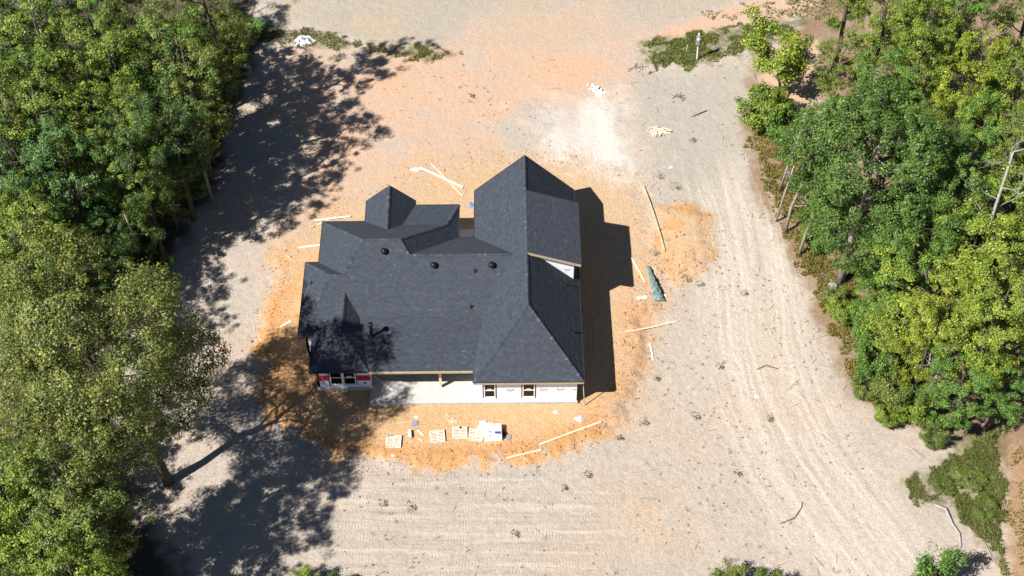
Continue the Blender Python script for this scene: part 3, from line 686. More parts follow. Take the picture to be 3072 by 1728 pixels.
fl = pipe(-6.97,3.64,'RL',1.25,.1,'blackmetal','flue_pipe','tall black flue pipe with a round cap')
MB().tube([(0,0,1.22),(0,0,1.28),(0,0,1.42),(0,0,1.46)], [.12,.2,.2,.08], 14).obj('cap', M['blackmetal'], fl)

# ------------------------------------------------------------------ vegetation
def rand_unit(r, n):
    v = r.normal(size=(n, 3)); return v/np.linalg.norm(v, axis=1, keepdims=True)
def leaf_quads(r, C0, size, up=.8, outw=None):
    """rhombic leaf faces at points C0, normals leaning upwards"""
    n = len(C0); N = rand_unit(r, n) + np.array([0, 0, up])
    if outw is not None: N = .75*N + outw
    N /= np.linalg.norm(N, axis=1, keepdims=True)
    T = rand_unit(r, n); T -= N*(T*N).sum(1, keepdims=True); T /= np.linalg.norm(T, axis=1, keepdims=True); B_ = np.cross(N, T)
    s = size*r.uniform(.6, 1.3, (n, 1)); w = s*r.uniform(.5, .75, (n, 1)); fold = N*s*.12
    V = np.stack([C0-T*s, C0-B_*w+fold, C0+T*s, C0+B_*w+fold], 1).reshape(-1, 3)
    return V, np.arange(4*n).reshape(n, 4)
def crown_mesh(seed, h, r_, zb, nclump, per, size, lean=(0, 0), clump_r=.62, shape=1.0):
    """returns trunk mesh, crown mesh.  Branch framework carries clumps of leaves"""
    r = np.random.default_rng(seed); mb = MB(); tips = []
    wob = r.normal(0, .02*h, (6, 2)); wob[0] = 0
    top = .84*h; tr = .0125*h
    tp = [Vector((lean[0]*(i/5)**1.3 + wob[i, 0]*(i/5), lean[1]*(i/5)**1.3 + wob[i, 1]*(i/5), -.4 + (top+.4)*i/5)) for i in range(6)]
    mb.tube(tp, [tr*1.5, tr*1.05, tr*.85, tr*.62, tr*.4, tr*.15], 8)
    def tpos(z):
        t = np.clip((z+.4)/(top+.4)*5, 0, 4.999); i = int(t); return tp[i].lerp(tp[i+1], t-i)
    nl = 15
    for i in range(nl):
        z0 = zb*.85 + (h*.8-zb*.85)*(i+.5)/nl; p0 = tpos(z0); az = i*2.4 + r.uniform(-.5, .5)
        prof = math.sin(min(1, max(.08, (z0-zb*.7)/(h-zb*.7)))*PI)**.55
        ln = r_*(.36+.34*prof)*r.uniform(.8, 1.1); up = r.uniform(.15, .6)
        d = Vector((math.cos(az), math.sin(az), up)); pts = [p0]
        for k in range(1, 5):
            q = p0 + d*ln*k/4 + Vector((0, 0, .12*ln*(k/4)**2)) + Vector(r.normal(0, .05*ln, 3)); pts.append(q)
        r0 = tr*.42*(1-.5*i/nl); mb.tube(pts, [r0, r0*.75, r0*.55, r0*.35, r0*.12], 5, False)
        for k in range(2, 5):
            for s in (-1, 1):
                e = pts[k] + Vector((math.cos(az+s*r.uniform(.5, 1.2)), math.sin(az+s*r.uniform(.5, 1.2)), r.uniform(-.1, .7)))*ln*r.uniform(.22, .38)
                mb.tube([pts[k-1].lerp(pts[k], .6), pts[k].lerp(e, .5) + Vector(r.normal(0, .04*ln, 3)), e], [r0*.35, r0*.22, r0*.06], 4, False)
                tips.append(e); tips.append(pts[k].lerp(e, .55))
        tips.append(pts[-1])
    tips.append(tp[-1] + Vector((0, 0, .5)))
    tips = np.array([tuple(t) for t in tips])
    # extra clumps sit on the upper and outer side of a handful of lobes, with gaps between the lobes
    n_extra = max(0, nclump-len(tips)); nlob = 24; zc = (zb+h)/2; zh = (h-zb)/2
    gi = np.arange(nlob); cz = np.clip(-.75 + 1.6*(gi+.5)/nlob, -.75, .9); az = gi*2.4 + r.uniform(-.4, .4, nlob); rad = r.uniform(.5, .82, nlob)
    env = np.sqrt(np.maximum(.1, 1-np.abs(cz)**2.2)); zl = zc + zh*cz*.86
    lc = np.array([tuple(tpos(min(z, top))) for z in zl]); lc[:, 0] += r_*rad*env*np.cos(az); lc[:, 1] += r_*rad*env*np.sin(az); lc[:, 2] = zl
    lr_ = r_*r.uniform(.24, .42, nlob); wh = r.choice(nlob, n_extra, p=lr_**2/(lr_**2).sum())
    dv = rand_unit(r, n_extra); outw = np.stack([np.cos(az), np.sin(az), 0*az+1.1], 1); outw /= np.linalg.norm(outw, axis=1, keepdims=True)
    dv = dv + .75*outw[wh]; dv /= np.linalg.norm(dv, axis=1, keepdims=True)
    ex = lc[wh] + dv*(lr_[wh]*r.uniform(.7, 1.1, n_extra))[:, None]*np.array([1, 1, .85])
    CL = np.concatenate([tips, ex]) if n_extra else tips
    keep = r.random(len(CL)) > .06; CL = CL[keep]
    cs = clump_r*r.uniform(.55, 1.25, len(CL))
    which = np.repeat(np.arange(len(CL)), per); nL = len(which)
    off = rand_unit(r, nL)*(r.random((nL, 1))**.45)*np.array([1, 1, .75])
    P = CL[which] + off*cs[which][:, None]
    cen = np.array([0, 0, zb+.45*(h-zb)]); ov = CL - cen - np.array([lean[0]*.6, lean[1]*.6, 0]); ov /= np.linalg.norm(ov, axis=1, keepdims=True)+1e-6
    V, Fq = leaf_quads(r, P, size, .35, .8*off + .55*ov[which])
    clv = r.random(len(CL)); lv = np.clip(.5*clv[which] + .5*r.random(nL), 0, 1)
    cm = npmesh('crown', V, Fq); fattr(cm, 'lv', lv, 'FACE')
    return pymesh('trunk', mb.v, mb.f, True), cm
TINT = {'s': (.85,.8,1.0), 'y': (1.42,1.33,.9), 'Y': (1.75,1.48,.75), 'o': (1.1,.95,1.1), 'g': (.85,1.08,1.0), 'd': (.62,.75,.9), 'b': (.66,.95,1.5), 'k': (.8,.92,.95)}
protos = []
for s, (h, r_, zb, nc, per, sz, cr) in enumerate([(17, 3.4, 3.4, 310, 84, .07, .48), (17, 3.2, 4, 285, 84, .068, .43), (17, 3.6, 3, 330, 84, .072, .5), (17, 3.0, 2.6, 285, 84, .068, .43), (17, 3.4, 4.5, 285, 84, .07, .5)]):
    protos.append((h, r_, crown_mesh(11+s, h, r_, zb, nc, per, sz, clump_r=cr)))
for t in protos: t[2][0].materials.append(M['bark']); t[2][1].materials.append(M['leaf'])
pro_fixed = None
def tree(name, x, y, h, r_, kind, label, group=None, proto=None, cat='tree', rot=None, bark=None, tint=None):
    rr = random.Random(int(x*131+y*71))
    ph, pr, (tm, cm) = protos[rr.randrange(len(protos))] if proto is None else proto
    o = empty(name, label, cat, (x, y, gz(x, y)-.05), rr.uniform(0, 6.28) if rot is None else rot, group)
    q = rr.uniform(.86, 1.16); o.scale = (r_/pr*q, r_/pr/q, h/ph)
    if proto is pro_fixed: o.scale = (r_/pr, r_/pr, h/ph)
    t = link('trunk', tm, o); c = link('crown', cm, o)
    tn = tint or TINT[kind]; j = rr.uniform(.88, 1.12)
    c.color = (tn[0]*j*rr.uniform(.95, 1.05), tn[1]*j, tn[2]*j, 1)
    return o

KN = {'y': 'yellow-green', 'Y': 'golden yellow', 'o': 'olive green', 'g': 'mid green', 'd': 'dark green', 'b': 'blue-green'}
left = [
 (-31.9,25.7,17,3.6,'y','bright yellow-green tree near the top left corner of the wood'), (-34.8,28.4,17,3.6,'o','grey-olive tree in the very top left corner'),
 (-29.2,31.0,13,3.2,'g','mid green tree at the top edge, third from the left corner'), (-25.9,31.0,12.5,3.2,'o','olive tree at the top edge of the left wood, middle of the row'),
 (-23.0,28.2,14,3.2,'o','olive green tree at the top edge, second from the dirt road'), (-19.9,28.6,20,3.1,'o','broad olive tree at the right tip of the wood beside the road'),
 (-33.5,22.2,17,3.4,'d','dark tree at the left edge below the grey-olive corner tree'), 
 (-25.8,23.0,17,3.6,'y','yellowish tree in the middle of the upper left wood'), (-22.2,22.4,18,4,'g','green tree behind the front row facing the red soil'),
 (-20.6,21.6,17,3.8,'o','olive tree with a tall bare trunk at the wood edge'), (-29.9,17.3,17,3.9,'y','large bright yellow-green crown above the blue-green tree'),
 (-25.8,16.8,17,3.9,'y','yellow-green crown over the pair of thin trunks'), (-32.8,17.9,16,3,'o','small olive tree at the left edge above the blue-green crown'),
 (-21.6,17.0,17,3.3,'d','shaded dark tree leaning over the dappled ground'),
 (-31.0,12.8,16,4.2,'b','broad blue-green tree at the left edge'), (-27.9,13.6,16,3.4,'b','smaller blue-green tree right of the broad one'),
 (-24.2,13.4,17,3.2,'y','yellow-green tree standing on a thin pale trunk'), (-23.2,14.8,15,3,'d','dark small-crowned tree at the wood edge above the clearing'),
 (-31.1,9.0,15,3.2,'y','yellow-green tree below the broad blue-green crown'), 
 (-29.6,6.0,15,3.8,'y','bright green crown left of the big olive oak'), 
 (-23.2,-12.2,18,4.2,'o','wide olive tree below the big oak'), (-25.8,-4.9,9,2.6,'y','bright green tree at the left edge under the oak'),
 (-26.0,-12.6,17,3.4,'y','vivid yellow-green tree near the bottom left edge'), (-24.7,-16.1,16,4,'y','vivid green crown in the bottom left corner'),
 (-21.9,-14.2,17,3.8,'o','olive tree at the bottom left facing the shadowed clearing'), (-21.6,-17.8,15,3.6,'y','yellow-green crown cut by the bottom edge'),
 (-27.2,-1.4,9,2.6,'o','olive tree at the left edge behind the oak'), (-27.5,3.5,11,2.6,'d','dark tree wedged between oak and bright green crown'),
 (-28.8,-7.6,10,2.8,'y','low bright green tree at the left edge level with the oak trunk'), (-27.6,-10.2,11,2.6,'g','mid green tree at the left edge below the oak')]
for i, (x, y, h, r_, k, lab) in enumerate(left):
    dh = (1.0, -3.4, 2.2, -1.6, 0.0)[i % 5] if h > 10 else 0; tree('broadleaf_tree', x, y-.82*.62*dh, h+dh, r_*.88, k, lab, 'trees of the left wood')
for i, (x, y, h, r_, k) in enumerate([(-19.9,33.6,8,1.9,'o'),(-19.7,31.0,9,2.0,'o'),(-20.5,26.4,8,2.0,'d'),(-20.7,23.6,8,1.9,'o'),(-21.9,19.6,8,2.0,'d'),(-22.7,16.8,8,1.9,'o'),(-24.4,13.0,7,1.8,'d'),(-25.4,9.4,8,2.0,'d'),(-24.2,-7.8,7,1.8,'o'),(-25.6,-14.4,8,2.0,'y')]):
    tree('understorey_tree', x, y, h, r_, k, ['low olive tree at the wood corner next to the road','low olive tree on the wood edge just below the corner one','dark low tree on the wood edge opposite the red soil','low olive tree beside the tall bare trunk','dark low tree halfway down the wood edge','low olive tree above the pair of thin trunks','small dark tree beside the pair of thin trunks','dark low tree just above the big oak','low olive tree under the left side of the big oak','low yellow-green tree at the bottom left'][i], 'low trees along the left wood')
for i, (x, y, k, lab) in enumerate([(-30.2,20.6,'d','low dark tree in a gap of the upper left wood'),(-27.2,24.8,'d','dark understorey tree between the yellowish crowns'),(-33.0,24.4,'o','low olive tree near the left edge of the upper wood'),(-27.6,19.6,'d','low dark tree beside the large yellow-green crown'),(-31.6,15.2,'d','low dark tree above the broad blue-green crown'),(-27.4,28.6,'o','low olive tree in the gap below the top row'),(-33.6,29.6,'d','low dark tree in the top left gap'),(-26.4,12.6,'d','low dark tree between the blue-green crowns and the thin trunks'),(-28.6,9.2,'o','low olive tree above the big oak')]):
    tree('understorey_tree', x, y, 8.5, 2.3, k, lab, 'low trees inside the left wood')
# rows of the wood outside the picture's edge that shade it
for i, (x, y, h, lab) in enumerate([(-37,20,17,'tree cut by the left edge beside the dark upper tree'),(-36,14,16,'tree cut by the left edge behind the broad blue-green crown'),(-35,8,14,'tree cut by the left edge above the bright green crown'),(-30,-17,15,'tree cut by the bottom left corner'),(-38,27,17,'tree cut by the left edge near the top corner'),(-34,33,17,'tree cut by the top edge at the left corner'),(-29,36,17,'tree above the top edge shading the road'),(-26,-22,17,'tree below the bottom edge at the left')]):
    tree('broadleaf_tree', x, y, h, 3.4, 'odyg'[i % 4], lab, 'trees at the far side of the left wood')
# the big olive oak by the clearing
pro_oak = (21, 6.3, crown_mesh(41, 21, 6.3, 6.5, 1200, 84, .076, lean=(-2.2, .6), clump_r=.72))
pro_oak[2][0].materials.append(M['bark']); pro_oak[2][1].materials.append(M['leaf'])
pro_fixed = pro_oak
tree('oak_tree', -20.26, -5.5, 21, 6.3, 'o', 'big olive oak with a dark leaning trunk beside the clearing', None, pro_oak, rot=0, tint=(1.18,.9,1.1))
pro_dk = (19, 5.6, crown_mesh(57, 19, 5.6, 4.0, 1150, 92, .078, clump_r=.54))
pro_dk[2][0].materials.append(M['bark_pale']); pro_dk[2][1].materials.append(M['leaf'])
tree('oak_tree', 26.95, 11.0, 19, 5.4, 'k', 'large dark green oak with a pale stump-like trunk on the right', None, pro_dk, rot=1.0, tint=(.6,.76,.72))
right = [
 (35.9,21.7,15,2.9,'Y','golden yellow upright tree right of the dark oak'), (35.7,25.6,16,2.6,'y','yellow-green tree just above the golden one'),
 (39.0,19.4,15,3.6,'y','yellow-green tree at the right edge beside the golden one'), (34.6,29.3,16,3.2,'y','yellow-green tree at the top edge of the right wood'),
 (38.0,29.6,16,3.0,'g','green tree at the top edge nearest the red gap'), (31.4,30.6,13,3,'y','bright tree behind the thick dark trunk'),
 (34.5,7.8,17,4.2,'y','broad yellow-green tree right of the dark oak foot'), (29.4,7.0,13,3.2,'g','mid green tree under the dark oak'),
 (30.6,2.4,16,4.2,'y','large yellow-green tree in the middle of the right wood'), (33.4,1.3,17,4,'Y','golden green tree with grey dead twigs at the right'),
 (29.0,1.8,10,2.6,'y','lower yellow-green tree at the edge of the driven lane'), (30.2,.6,14,2.6,'Y','golden tree over the pale leaning trunks'),
 (32.8,.2,15,2.8,'y','yellow-green tree near the right edge above the grass'), (32.0,-2.8,11,2.6,'g','fresh green tree at the lower tip of the right wood'),
 (27.6,12.4,8,2.2,'o','small olive tree left of the dark oak foot'), (28.2,6.4,8,2.3,'g','small green tree below the dark oak'), (38.2,13.2,16,3.2,'o','brownish olive tree at the right edge'),
 (32.4,14.6,15,2.8,'d','shaded dark tree tucked right of the dark oak'), (30.8,22.4,14,2.8,'g','green tree behind the top of the dark oak'), (33.2,26.0,15,2.6,'y','yellow-green tree above the dark oak'), (28.4,26.8,11,2.4,'o','olive tree above the dark oak on its left'), (32.2,9.6,15,2.8,'g','green tree wedged below the dark oak on its right'), (35.6,4.6,15,2.8,'y','yellow-green tree left of the grey dead tree'), (28.6,4.6,8,2.0,'g','low green tree on the lane side of the right wood'), (36.4,16.4,15,2.8,'g','green tree below the golden one'), (34.8,-2.0,9,2.2,'g','low green tree shading the red path'), (40.6,16.6,15,3,'y','yellow-green tree at the right edge lower than the golden one')]
for i, (x, y, h, r_, k, lab) in enumerate(right):
    dh = (2.0, -3.0, 1.2, -2.0, 0.0, 3.0, -1.0)[i % 7] if h > 9 else 0; tree('broadleaf_tree', x, y-.82*.62*dh, h+dh, r_*.94, k, lab, 'trees of the right wood')
for i, (x, y, h, lab) in enumerate([(43,24,15,'tree cut by the right edge near the golden tree'),(41,8,16,'tree cut by the right edge below the brownish olive tree'),(37.5,6.5,15,'tree at the right edge behind the grey dead tree'),(44,32,15,'tree cut by the top right corner')]):
    tree('broadleaf_tree', x, y, h, 3.4, 'yo'[i % 2], lab, 'trees at the far side of the right wood')
for i, (x, y, k, lab) in enumerate([(33.2,19.6,'d','low dark tree right of the dark oak crown'),(37.2,23.2,'o','low olive tree behind the golden one'),(40.4,26.0,'g','low green tree near the top right edge'),(35.4,11.4,'d','low dark tree in the middle gap of the right wood'),(37.0,9.4,'o','low olive tree near the right edge'),(33.2,23.4,'g','low green tree between dark oak and golden tree')]):
    tree('understorey_tree', x, y, 7.5, 2.3, k, lab, 'low trees inside the right wood')
# tall dark-trunked tree at the top right and sapling
pro_sap = (5.6, 1.9, crown_mesh(71, 5.6, 1.9, 2.2, 110, 42, .075, lean=(-1.2, 1.0), clump_r=.42)); pro_sap[2][0].materials.append(M['bark']); pro_sap[2][1].materials.append(M['leaf'])
tree('sapling', 25.2, 30.2, 7.4, 2.9, 'y', 'slender yellow-green sapling leaning over the grass bank', None, pro_sap, rot=0, tint=(1.5,1.35,.8))
tree('broadleaf_tree', 30.0, 34.0, 19, 3.4, 'y', 'tall tree with a thick dark trunk at the top edge', None, protos[4], tint=(1.2,1.1,.8))
# bushes
pro_b = [(2.4, 1.4, crown_mesh(80+i, 2.4, 1.4, .3, 80, 60, .05, clump_r=.32)) for i in range(3)]
for t in pro_b: t[2][0].materials.append(M['bark']); t[2][1].materials.append(M['leaf'])
bushes = [(23.2,27.2,3.8,2.3,'y','yellow-green bush at the edge of the right wood below the sapling'), (24.7,25.2,3.6,2.0,'g','dark green bush behind the thin grey poles'), (23.4,29.0,2.6,1.3,'y','low bush at the foot of the sapling'),
 (25.6,22.6,3.0,1.6,'o','olive bush left of the dark oak'), (26.3,18.6,3.0,1.7,'o','olive undergrowth bush between thin trunks and dark oak'), (25.6,14.4,2.6,1.5,'g','bush at the foot of the bare pale trunks'),
 (27.5,2.0,4.4,1.6,'g','round green bush at the tip of the wood beside the lane'), (28.2,-.2,4.0,1.6,'o','olive bush under the pale leaning trunks'), (29.6,-1.2,3.4,1.5,'y','yellow-green bush at the lower wood edge'), (27.6,5.6,3.4,1.5,'g','green bush hugging the wood edge halfway down the lane'),
 (28.2,3.4,4.5,1.7,'y','tall yellow-green bush beside the round green one'), (32.8,-6.0,.8,1.2,'s','sprawling olive shrub in the rough grass at the lower right'), (31.0,-6.6,.6,.8,'s','lower olive shrub left of the sprawling one'), (33.3,-8.4,.7,1.0,'s','olive shrub beside the red path'),
 (28.7,-14.6,4.0,1.9,'g','green bush cut by the bottom edge at the right'), (27.2,-15.3,2.8,1.2,'y','small yellow-green bush beside the larger one at the bottom right'),
 (-10.2,-13.8,2.2,1.1,'y','bright green bush top at the bottom edge'), (-8.3,-14.0,2.0,1.1,'d','dark leafless-looking bush at the bottom edge'), (-12.2,-13.9,1.6,.8,'g','small green bush left of the bright one at the bottom edge'),
 (16.0,-14.0,2.4,1.3,'o','thin olive bush at the bottom edge below the orange soil'), (18.2,-14.2,2.2,1.2,'o','second thin olive bush at the bottom edge to the right'),
 (26.9,.8,2.4,1.1,'o','small olive bush at the lane edge of the right wood, lowest of the edge bushes'), (28.0,-1.5,2.0,1.0,'y','small yellow-green bush on the litter at the lower wood tip'), (26.3,7.4,2.4,1.2,'y','small yellow-green bush halfway along the lane edge'), (26.0,9.0,1.8,.9,'o','little olive bush beside the grey stump'), (30.8,-3.2,2.2,1.0,'o','small olive bush between the right wood and the rough grass'),
 (-19.3,38.6,2.2,1.3,'g','green bush at the verge beside the white sack'), (-20.3,36.0,3.0,1.7,'o','olive bush at the corner of the wood by the road'), (-20.5,31.4,3.4,1.8,'o','olive bush at the wood edge facing the red soil'),
 (-21.4,25.6,3.4,1.8,'d','dark bush under the wood edge'), (-23.4,11.4,3.0,1.6,'d','dark bush at the wood edge above the oak'), (-26.6,-9.0,3.4,1.8,'o','olive bush under the oak at the left')]
for i, (x, y, h, r_, k, lab) in enumerate(bushes): tree('bush', x, y, h, r_, k, lab, None, pro_b[i % 3], 'bush')

# bare trunks and dead wood
def bare(x, y, pts, rad, label, name='bare_trunk', m='bark_pale', twigs=0, seed=0):
    o = empty(name, label, 'dead tree', (x, y, gz(x, y)-.05)); r = random.Random(seed)
    MB().tube(pts, rad, 6).obj('trunk', M[m], o, None, 0, True)
    if twigs:
        mb = MB()
        def grow(p, d, ln, r_, lev):
            e = p + d*ln; mid = p.lerp(e, .5) + Vector((r.uniform(-1, 1), r.uniform(-1, 1), r.uniform(-1, 1)))*ln*.12
            mb.tube([p, mid, e], [r_, r_*.7, r_*.35], 4, False)
            if lev:
                for _ in range(3):
                    nd = (d + Vector((r.uniform(-1, 1), r.uniform(-1, 1), r.uniform(-.5, .9)))*.9).normalized()
                    grow(mid.lerp(e, r.random()), nd, ln*r.uniform(.55, .8), r_*.55, lev-1)
        for i in range(twigs):
            t = .35 + .65*i/max(1, twigs-1); k = t*(len(pts)-1); j = min(int(k), len(pts)-2); p = Vector(pts[j]).lerp(Vector(pts[j+1]), k-j)
            az = i*2.4; grow(p, Vector((math.cos(az), math.sin(az), .5)).normalized(), r.uniform(1.0, 1.8), .04, 2)
        mb.obj('twigs', M['deadwood'], o)
    return o
bare(24.26,13.64,[(0,0,0),(.25,.3,2.4),(.45,.2,4.8),(.9,.1,7.2)],[.13,.11,.09,.05],'bare pale trunk nearest the driven lane',twigs=3,seed=1)
bare(23.56,15.92,[(0,0,0),(.1,.3,2.6),(.5,.3,5),(.8,.2,8)],[.13,.11,.09,.05],'bare crooked pale trunk behind the nearest one',twigs=3,seed=2)
bare(23.63,20.17,[(0,0,0),(.3,.1,3),(.7,.2,6),(.9,.4,9)],[.09,.08,.07,.04],'thin grey leaning pole-like trunk beside the bushes',m='deadwood')
bare(23.0,17.04,[(0,0,0),(.2,.1,3),(.5,.2,6)],[.08,.07,.04],'thinnest grey pole-like trunk',m='deadwood')
bare(30.2,-1.0,[(0,0,0),(.3,.2,3),(.7,.2,6),(.9,.2,8)],[.16,.14,.11,.06],'pale leaning trunk at the lower right wood edge, left of three',twigs=4,seed=4)
bare(31.1,-.6,[(0,0,0),(.4,.2,3),(.8,.3,6)],[.15,.13,.08],'pale leaning trunk at the lower right wood edge, middle of three',twigs=3,seed=5)
bare(32.9,-.9,[(0,0,0),(.3,.1,3),(.6,.3,6)],[.15,.13,.08],'pale trunk at the lower right wood edge, right of three',twigs=2,seed=6)
bare(36.4,3.4,[(0,0,0),(.1,.2,5),(.2,.1,10),(.4,.3,16.5)],[.2,.17,.13,.05],'grey dead tree with many bare twigs at the right edge',twigs=20,seed=8,m='deadwood')
bare(34.6,6.6,[(0,0,0),(.1,.2,5),(-.4,.1,11),(-.6,.3,18)],[.18,.15,.12,.05],'grey dead limbs showing through the yellow-green crown',twigs=14,seed=9,m='deadwood')
bare(-32.6,26.6,[(0,0,0),(.1,.2,5),(.2,.1,11),(.4,.3,18.5)],[.2,.17,.13,.05],'grey leafless tree in the top left corner',twigs=16,seed=10,m='deadwood')
bare(-24.2,12.0,[(0,0,0),(-.2,.2,3),(-.3,.4,5),(-.5,.5,7)],[.14,.13,.1,.06],'thin dark trunk at the wood edge, lower of the pair',m='bark_pale')
bare(-20.4,19.8,[(0,0,0),(-.2,.3,3),(-.4,.4,6),(-.5,.5,9)],[.15,.14,.11,.06],'long thin trunk rising from the wood edge',m='bark_pale')
def stick(x, y, pts, rad, label, m='deadwood', name='fallen_branch'):
    z = gz(x, y); return tag(MB().tube([(a, b, c) for a, b, c in pts], rad, 5).obj(name, M[m], None, (x, y, z), 0, True), label, 'branch')
stick(31.1,-8.4,[(-.9,.6,.1),(-.2,.2,.12),(.0,-.9,.1),(.3,-1.6,.08),(.2,-2.6,.08)],[.1,.11,.1,.09,.05],'pale bent fallen limb lying in the lower right grass')
stick(32.9,-10.6,[(0,0,.08),(.2,-1,.08),(.5,-1.8,.06)],[.05,.05,.03],'thin pale fallen stick beside the red path')
stick(28.9,-3.2,[(0,0,.06),(.7,-.3,.1),(1.3,-.9,.06)],[.05,.05,.03],'pale fallen stick on the ridged dirt')
stick(22.9,-1.8,[(0,0,.04),(.8,-.5,.06),(1.5,-1.3,.04)],[.03,.03,.02],'thin dark stick lying on the lane')
stick(20.6,3.4,[(-.7,-.1,.04),(0,.2,.07),(.8,-.1,.04)],[.05,.05,.03],'curved brown branch on the driven lane','twig')
stick(20.9,-8.8,[(-1,-.3,.04),(0,.1,.06),(.6,.9,.06),(.7,1.3,.05)],[.04,.04,.03,.02],'crooked brown twig on the lane near the bottom','twig')
stick(18.2,28.9,[(-.6,-.3,.05),(0,0,.08),(.7,.4,.05)],[.05,.05,.03],'brown twig on the grey dirt left of the bushes','twig')

# grass: blades
def blades(name, poly, n, hmin, hmax, label, seed, jitter=1.2, width=.03):
    r = np.random.default_rng(seed); P = np.array(poly); lo = P.min(0)-1; hi = P.max(0)+1
    x = r.uniform(lo[0], hi[0], n*4); y = r.uniform(lo[1], hi[1], n*4)
    d = sdf(poly, x, y) + jitter*2*(fbm(x*.9, y*.9)-.5); k = (d < 0) & (fbm(x*.9+9, y*.9) > (.36 if n > 10000 else .44)); x = x[k][:n]; y = y[k][:n]
    z = ground_h(x, y)-.02; m_ = len(x); h = r.uniform(hmin, hmax, m_)*(0.5+fbm(x*.8+3, y*.8)); az = r.uniform(0, 2*PI, m_); tilt = r.uniform(.1, .9, m_)
    b = np.stack([x, y, z], 1); ax = np.stack([np.cos(az), np.sin(az), 0*az], 1); sd = np.stack([-np.sin(az), np.cos(az), 0*az], 1)
    w = width*r.uniform(.6, 1.4, (m_, 1)); hh = h[:, None]; tt = tilt[:, None]; up = np.array([[0, 0, 1.0]])
    V = np.stack([b-sd*w, b+sd*w, b+sd*w*.7+up*hh*.6+ax*hh*tt*.35, b+up*hh*.85+ax*hh*tt, b-sd*w*.7+up*hh*.6+ax*hh*tt*.35], 1).reshape(-1, 3)
    i = np.arange(m_)*5
    me = bpy.data.meshes.new(name); me.from_pydata(V.tolist(), [], np.stack([i, i+1, i+2, i+3, i+4], 1).tolist()); me.update()
    fattr(me, 'lv', np.clip(r.random(m_)*.7 + .5*(fbm(x*.5, y*.5+4)-.2), 0, 1), 'FACE')
    o = link(name, me, None, M['grass']); tag(o, label, 'grass', kind='stuff'); return o
blades('grass', GRASS_TR, 7500, .12, .34, 'rough green grass on the bank at the top right', 1).color = (1.0,1.08,.85,1)
blades('grass', GRASS_TL, 2600, .1, .28, 'green grass verge beside the white sack', 2)
blades('grass', GRASS_TL2, 2200, .12, .3, 'patch of grass by the road in the tree shadow', 3)
blades('grass', GRASS_BR, 15000, .12, .4, 'tall olive grass at the lower right', 4).color = (1.0,1.0,.95,1)
blades('grass', [(21.6,29.5),(22.4,20.5),(24.5,12.0),(25.9,6.0),(26.2,1.5),(28.5,2.0),(28.5,12),(27,24),(25,32)], 15000, .15, .45, 'dry grass along the edge of the right wood', 5).color = (1.35,1.1,.9,1)
blades('grass', [(34.6,-8.4),(36,-2),(39,2),(39,-14),(34.5,-14)], 2500, .1, .3, 'thin grass on the red path at the right edge', 6).color = (1.1,.95,.8,1)
blades('grass', [(20,41.2),(24,42.4),(31,43.6),(36,44),(30,40.6),(25,40.5)], 1500, .1, .35, 'scrubby grass tufts along the road at the top right', 7)

# weeds: scatter of small plants on the bare soil
def weed_points(n, seed):
    r = np.random.default_rng(seed); x = r.uniform(-14, 26, n*12); y = r.uniform(-14, 36, n*12)
    dens = fbm(x*.22+31, y*.22, 3)
    k = (sdf(CLAY, x, y) > .8) & (sdf(LITTER, x, y) > .3) & (sdf(CHALK, x, y) > 0) & (sdf(WOOD, x, y) > 1) & (r.random(len(x)) < np.clip((dens-.38)*3, .03, 1)*np.where((y < 20) & (x > -8), 1, .45))
    return x[k][:n], y[k][:n]
def sprigs(x, y, rad, per, size, seed):
    r = np.random.default_rng(seed); which = np.repeat(np.arange(len(x)), per); m_ = len(which); rr = rad[which]*np.sqrt(r.random(m_)); az = r.uniform(0, 2*PI, m_)
    px = x[which]+rr*np.cos(az); py = y[which]+rr*np.sin(az); pz = ground_h(px, py) + .02 + r.random(m_)*rad[which]*.55*(1-rr/rad[which]*.6)
    V, Fq = leaf_quads(r, np.stack([px, py, pz], 1), size, .6); return V, Fq, np.clip(r.random(m_)*.6 + .4*r.random(len(x))[which], 0, 1)
wx, wy = weed_points(460, 5); wr_ = np.random.default_rng(3).uniform(.04, .16, len(wx))
V, Fq, lv = sprigs(wx, wy, wr_, 12, .035, 6); me = npmesh('weeds', V, Fq); fattr(me, 'lv', lv, 'FACE')
tag(link('weeds', me, None, M['weed']), 'small green weeds scattered over the bare soil', 'weeds', kind='stuff')
big_weeds = [(-4.2,-7.5,.42,'bushy green weed, tallest on the ridged soil behind the house'), (-6.0,-7.2,.34,'pale green weed left of the tallest one'), (2.7,-9.6,.3,'green weed right of centre near the bottom ridges'), (13.5,14.0,.45,'dark weed clump at the end of the long board'), (15.6,11.5,.4,'weedy tuft beside the green tarp'),
 (16.6,11.1,.35,'brown-green weed tuft right of the green tarp'), (12.8,2.6,.25,'round weed by the short upright board'), (11.6,-1.0,.4,'trailing weed just right of the long edge board'), (9.9,-2.3,.3,'weed at the corner of the clay pad'), (7.6,-5.2,.32,'weed tuft on the ridged soil near the orange patch'),
 (6.0,-6.2,.25,'small dark weed left of the orange patch'), (20.2,-.8,.4,'yellowish weed tuft on the driven lane'), (14.4,22.0,.5,'green weeds at the edge of the grey dirt'), (15.6,20.8,.45,'green weeds above the orange mound'), (17.4,25.9,.35,'weed tuft right of the scrap wood pile'), (-.4,31.3,.3,'lone green weed on the pink soil above the house'),
 (19.8,10.2,.3,'small weed in the middle of the lane'), (17.3,3.6,.3,'weed between board and lane'), (15.2,-.6,.35,'weed clump on the pale soil at the right'), (17.6,-5.2,.3,'dark weed near the lower lane')]
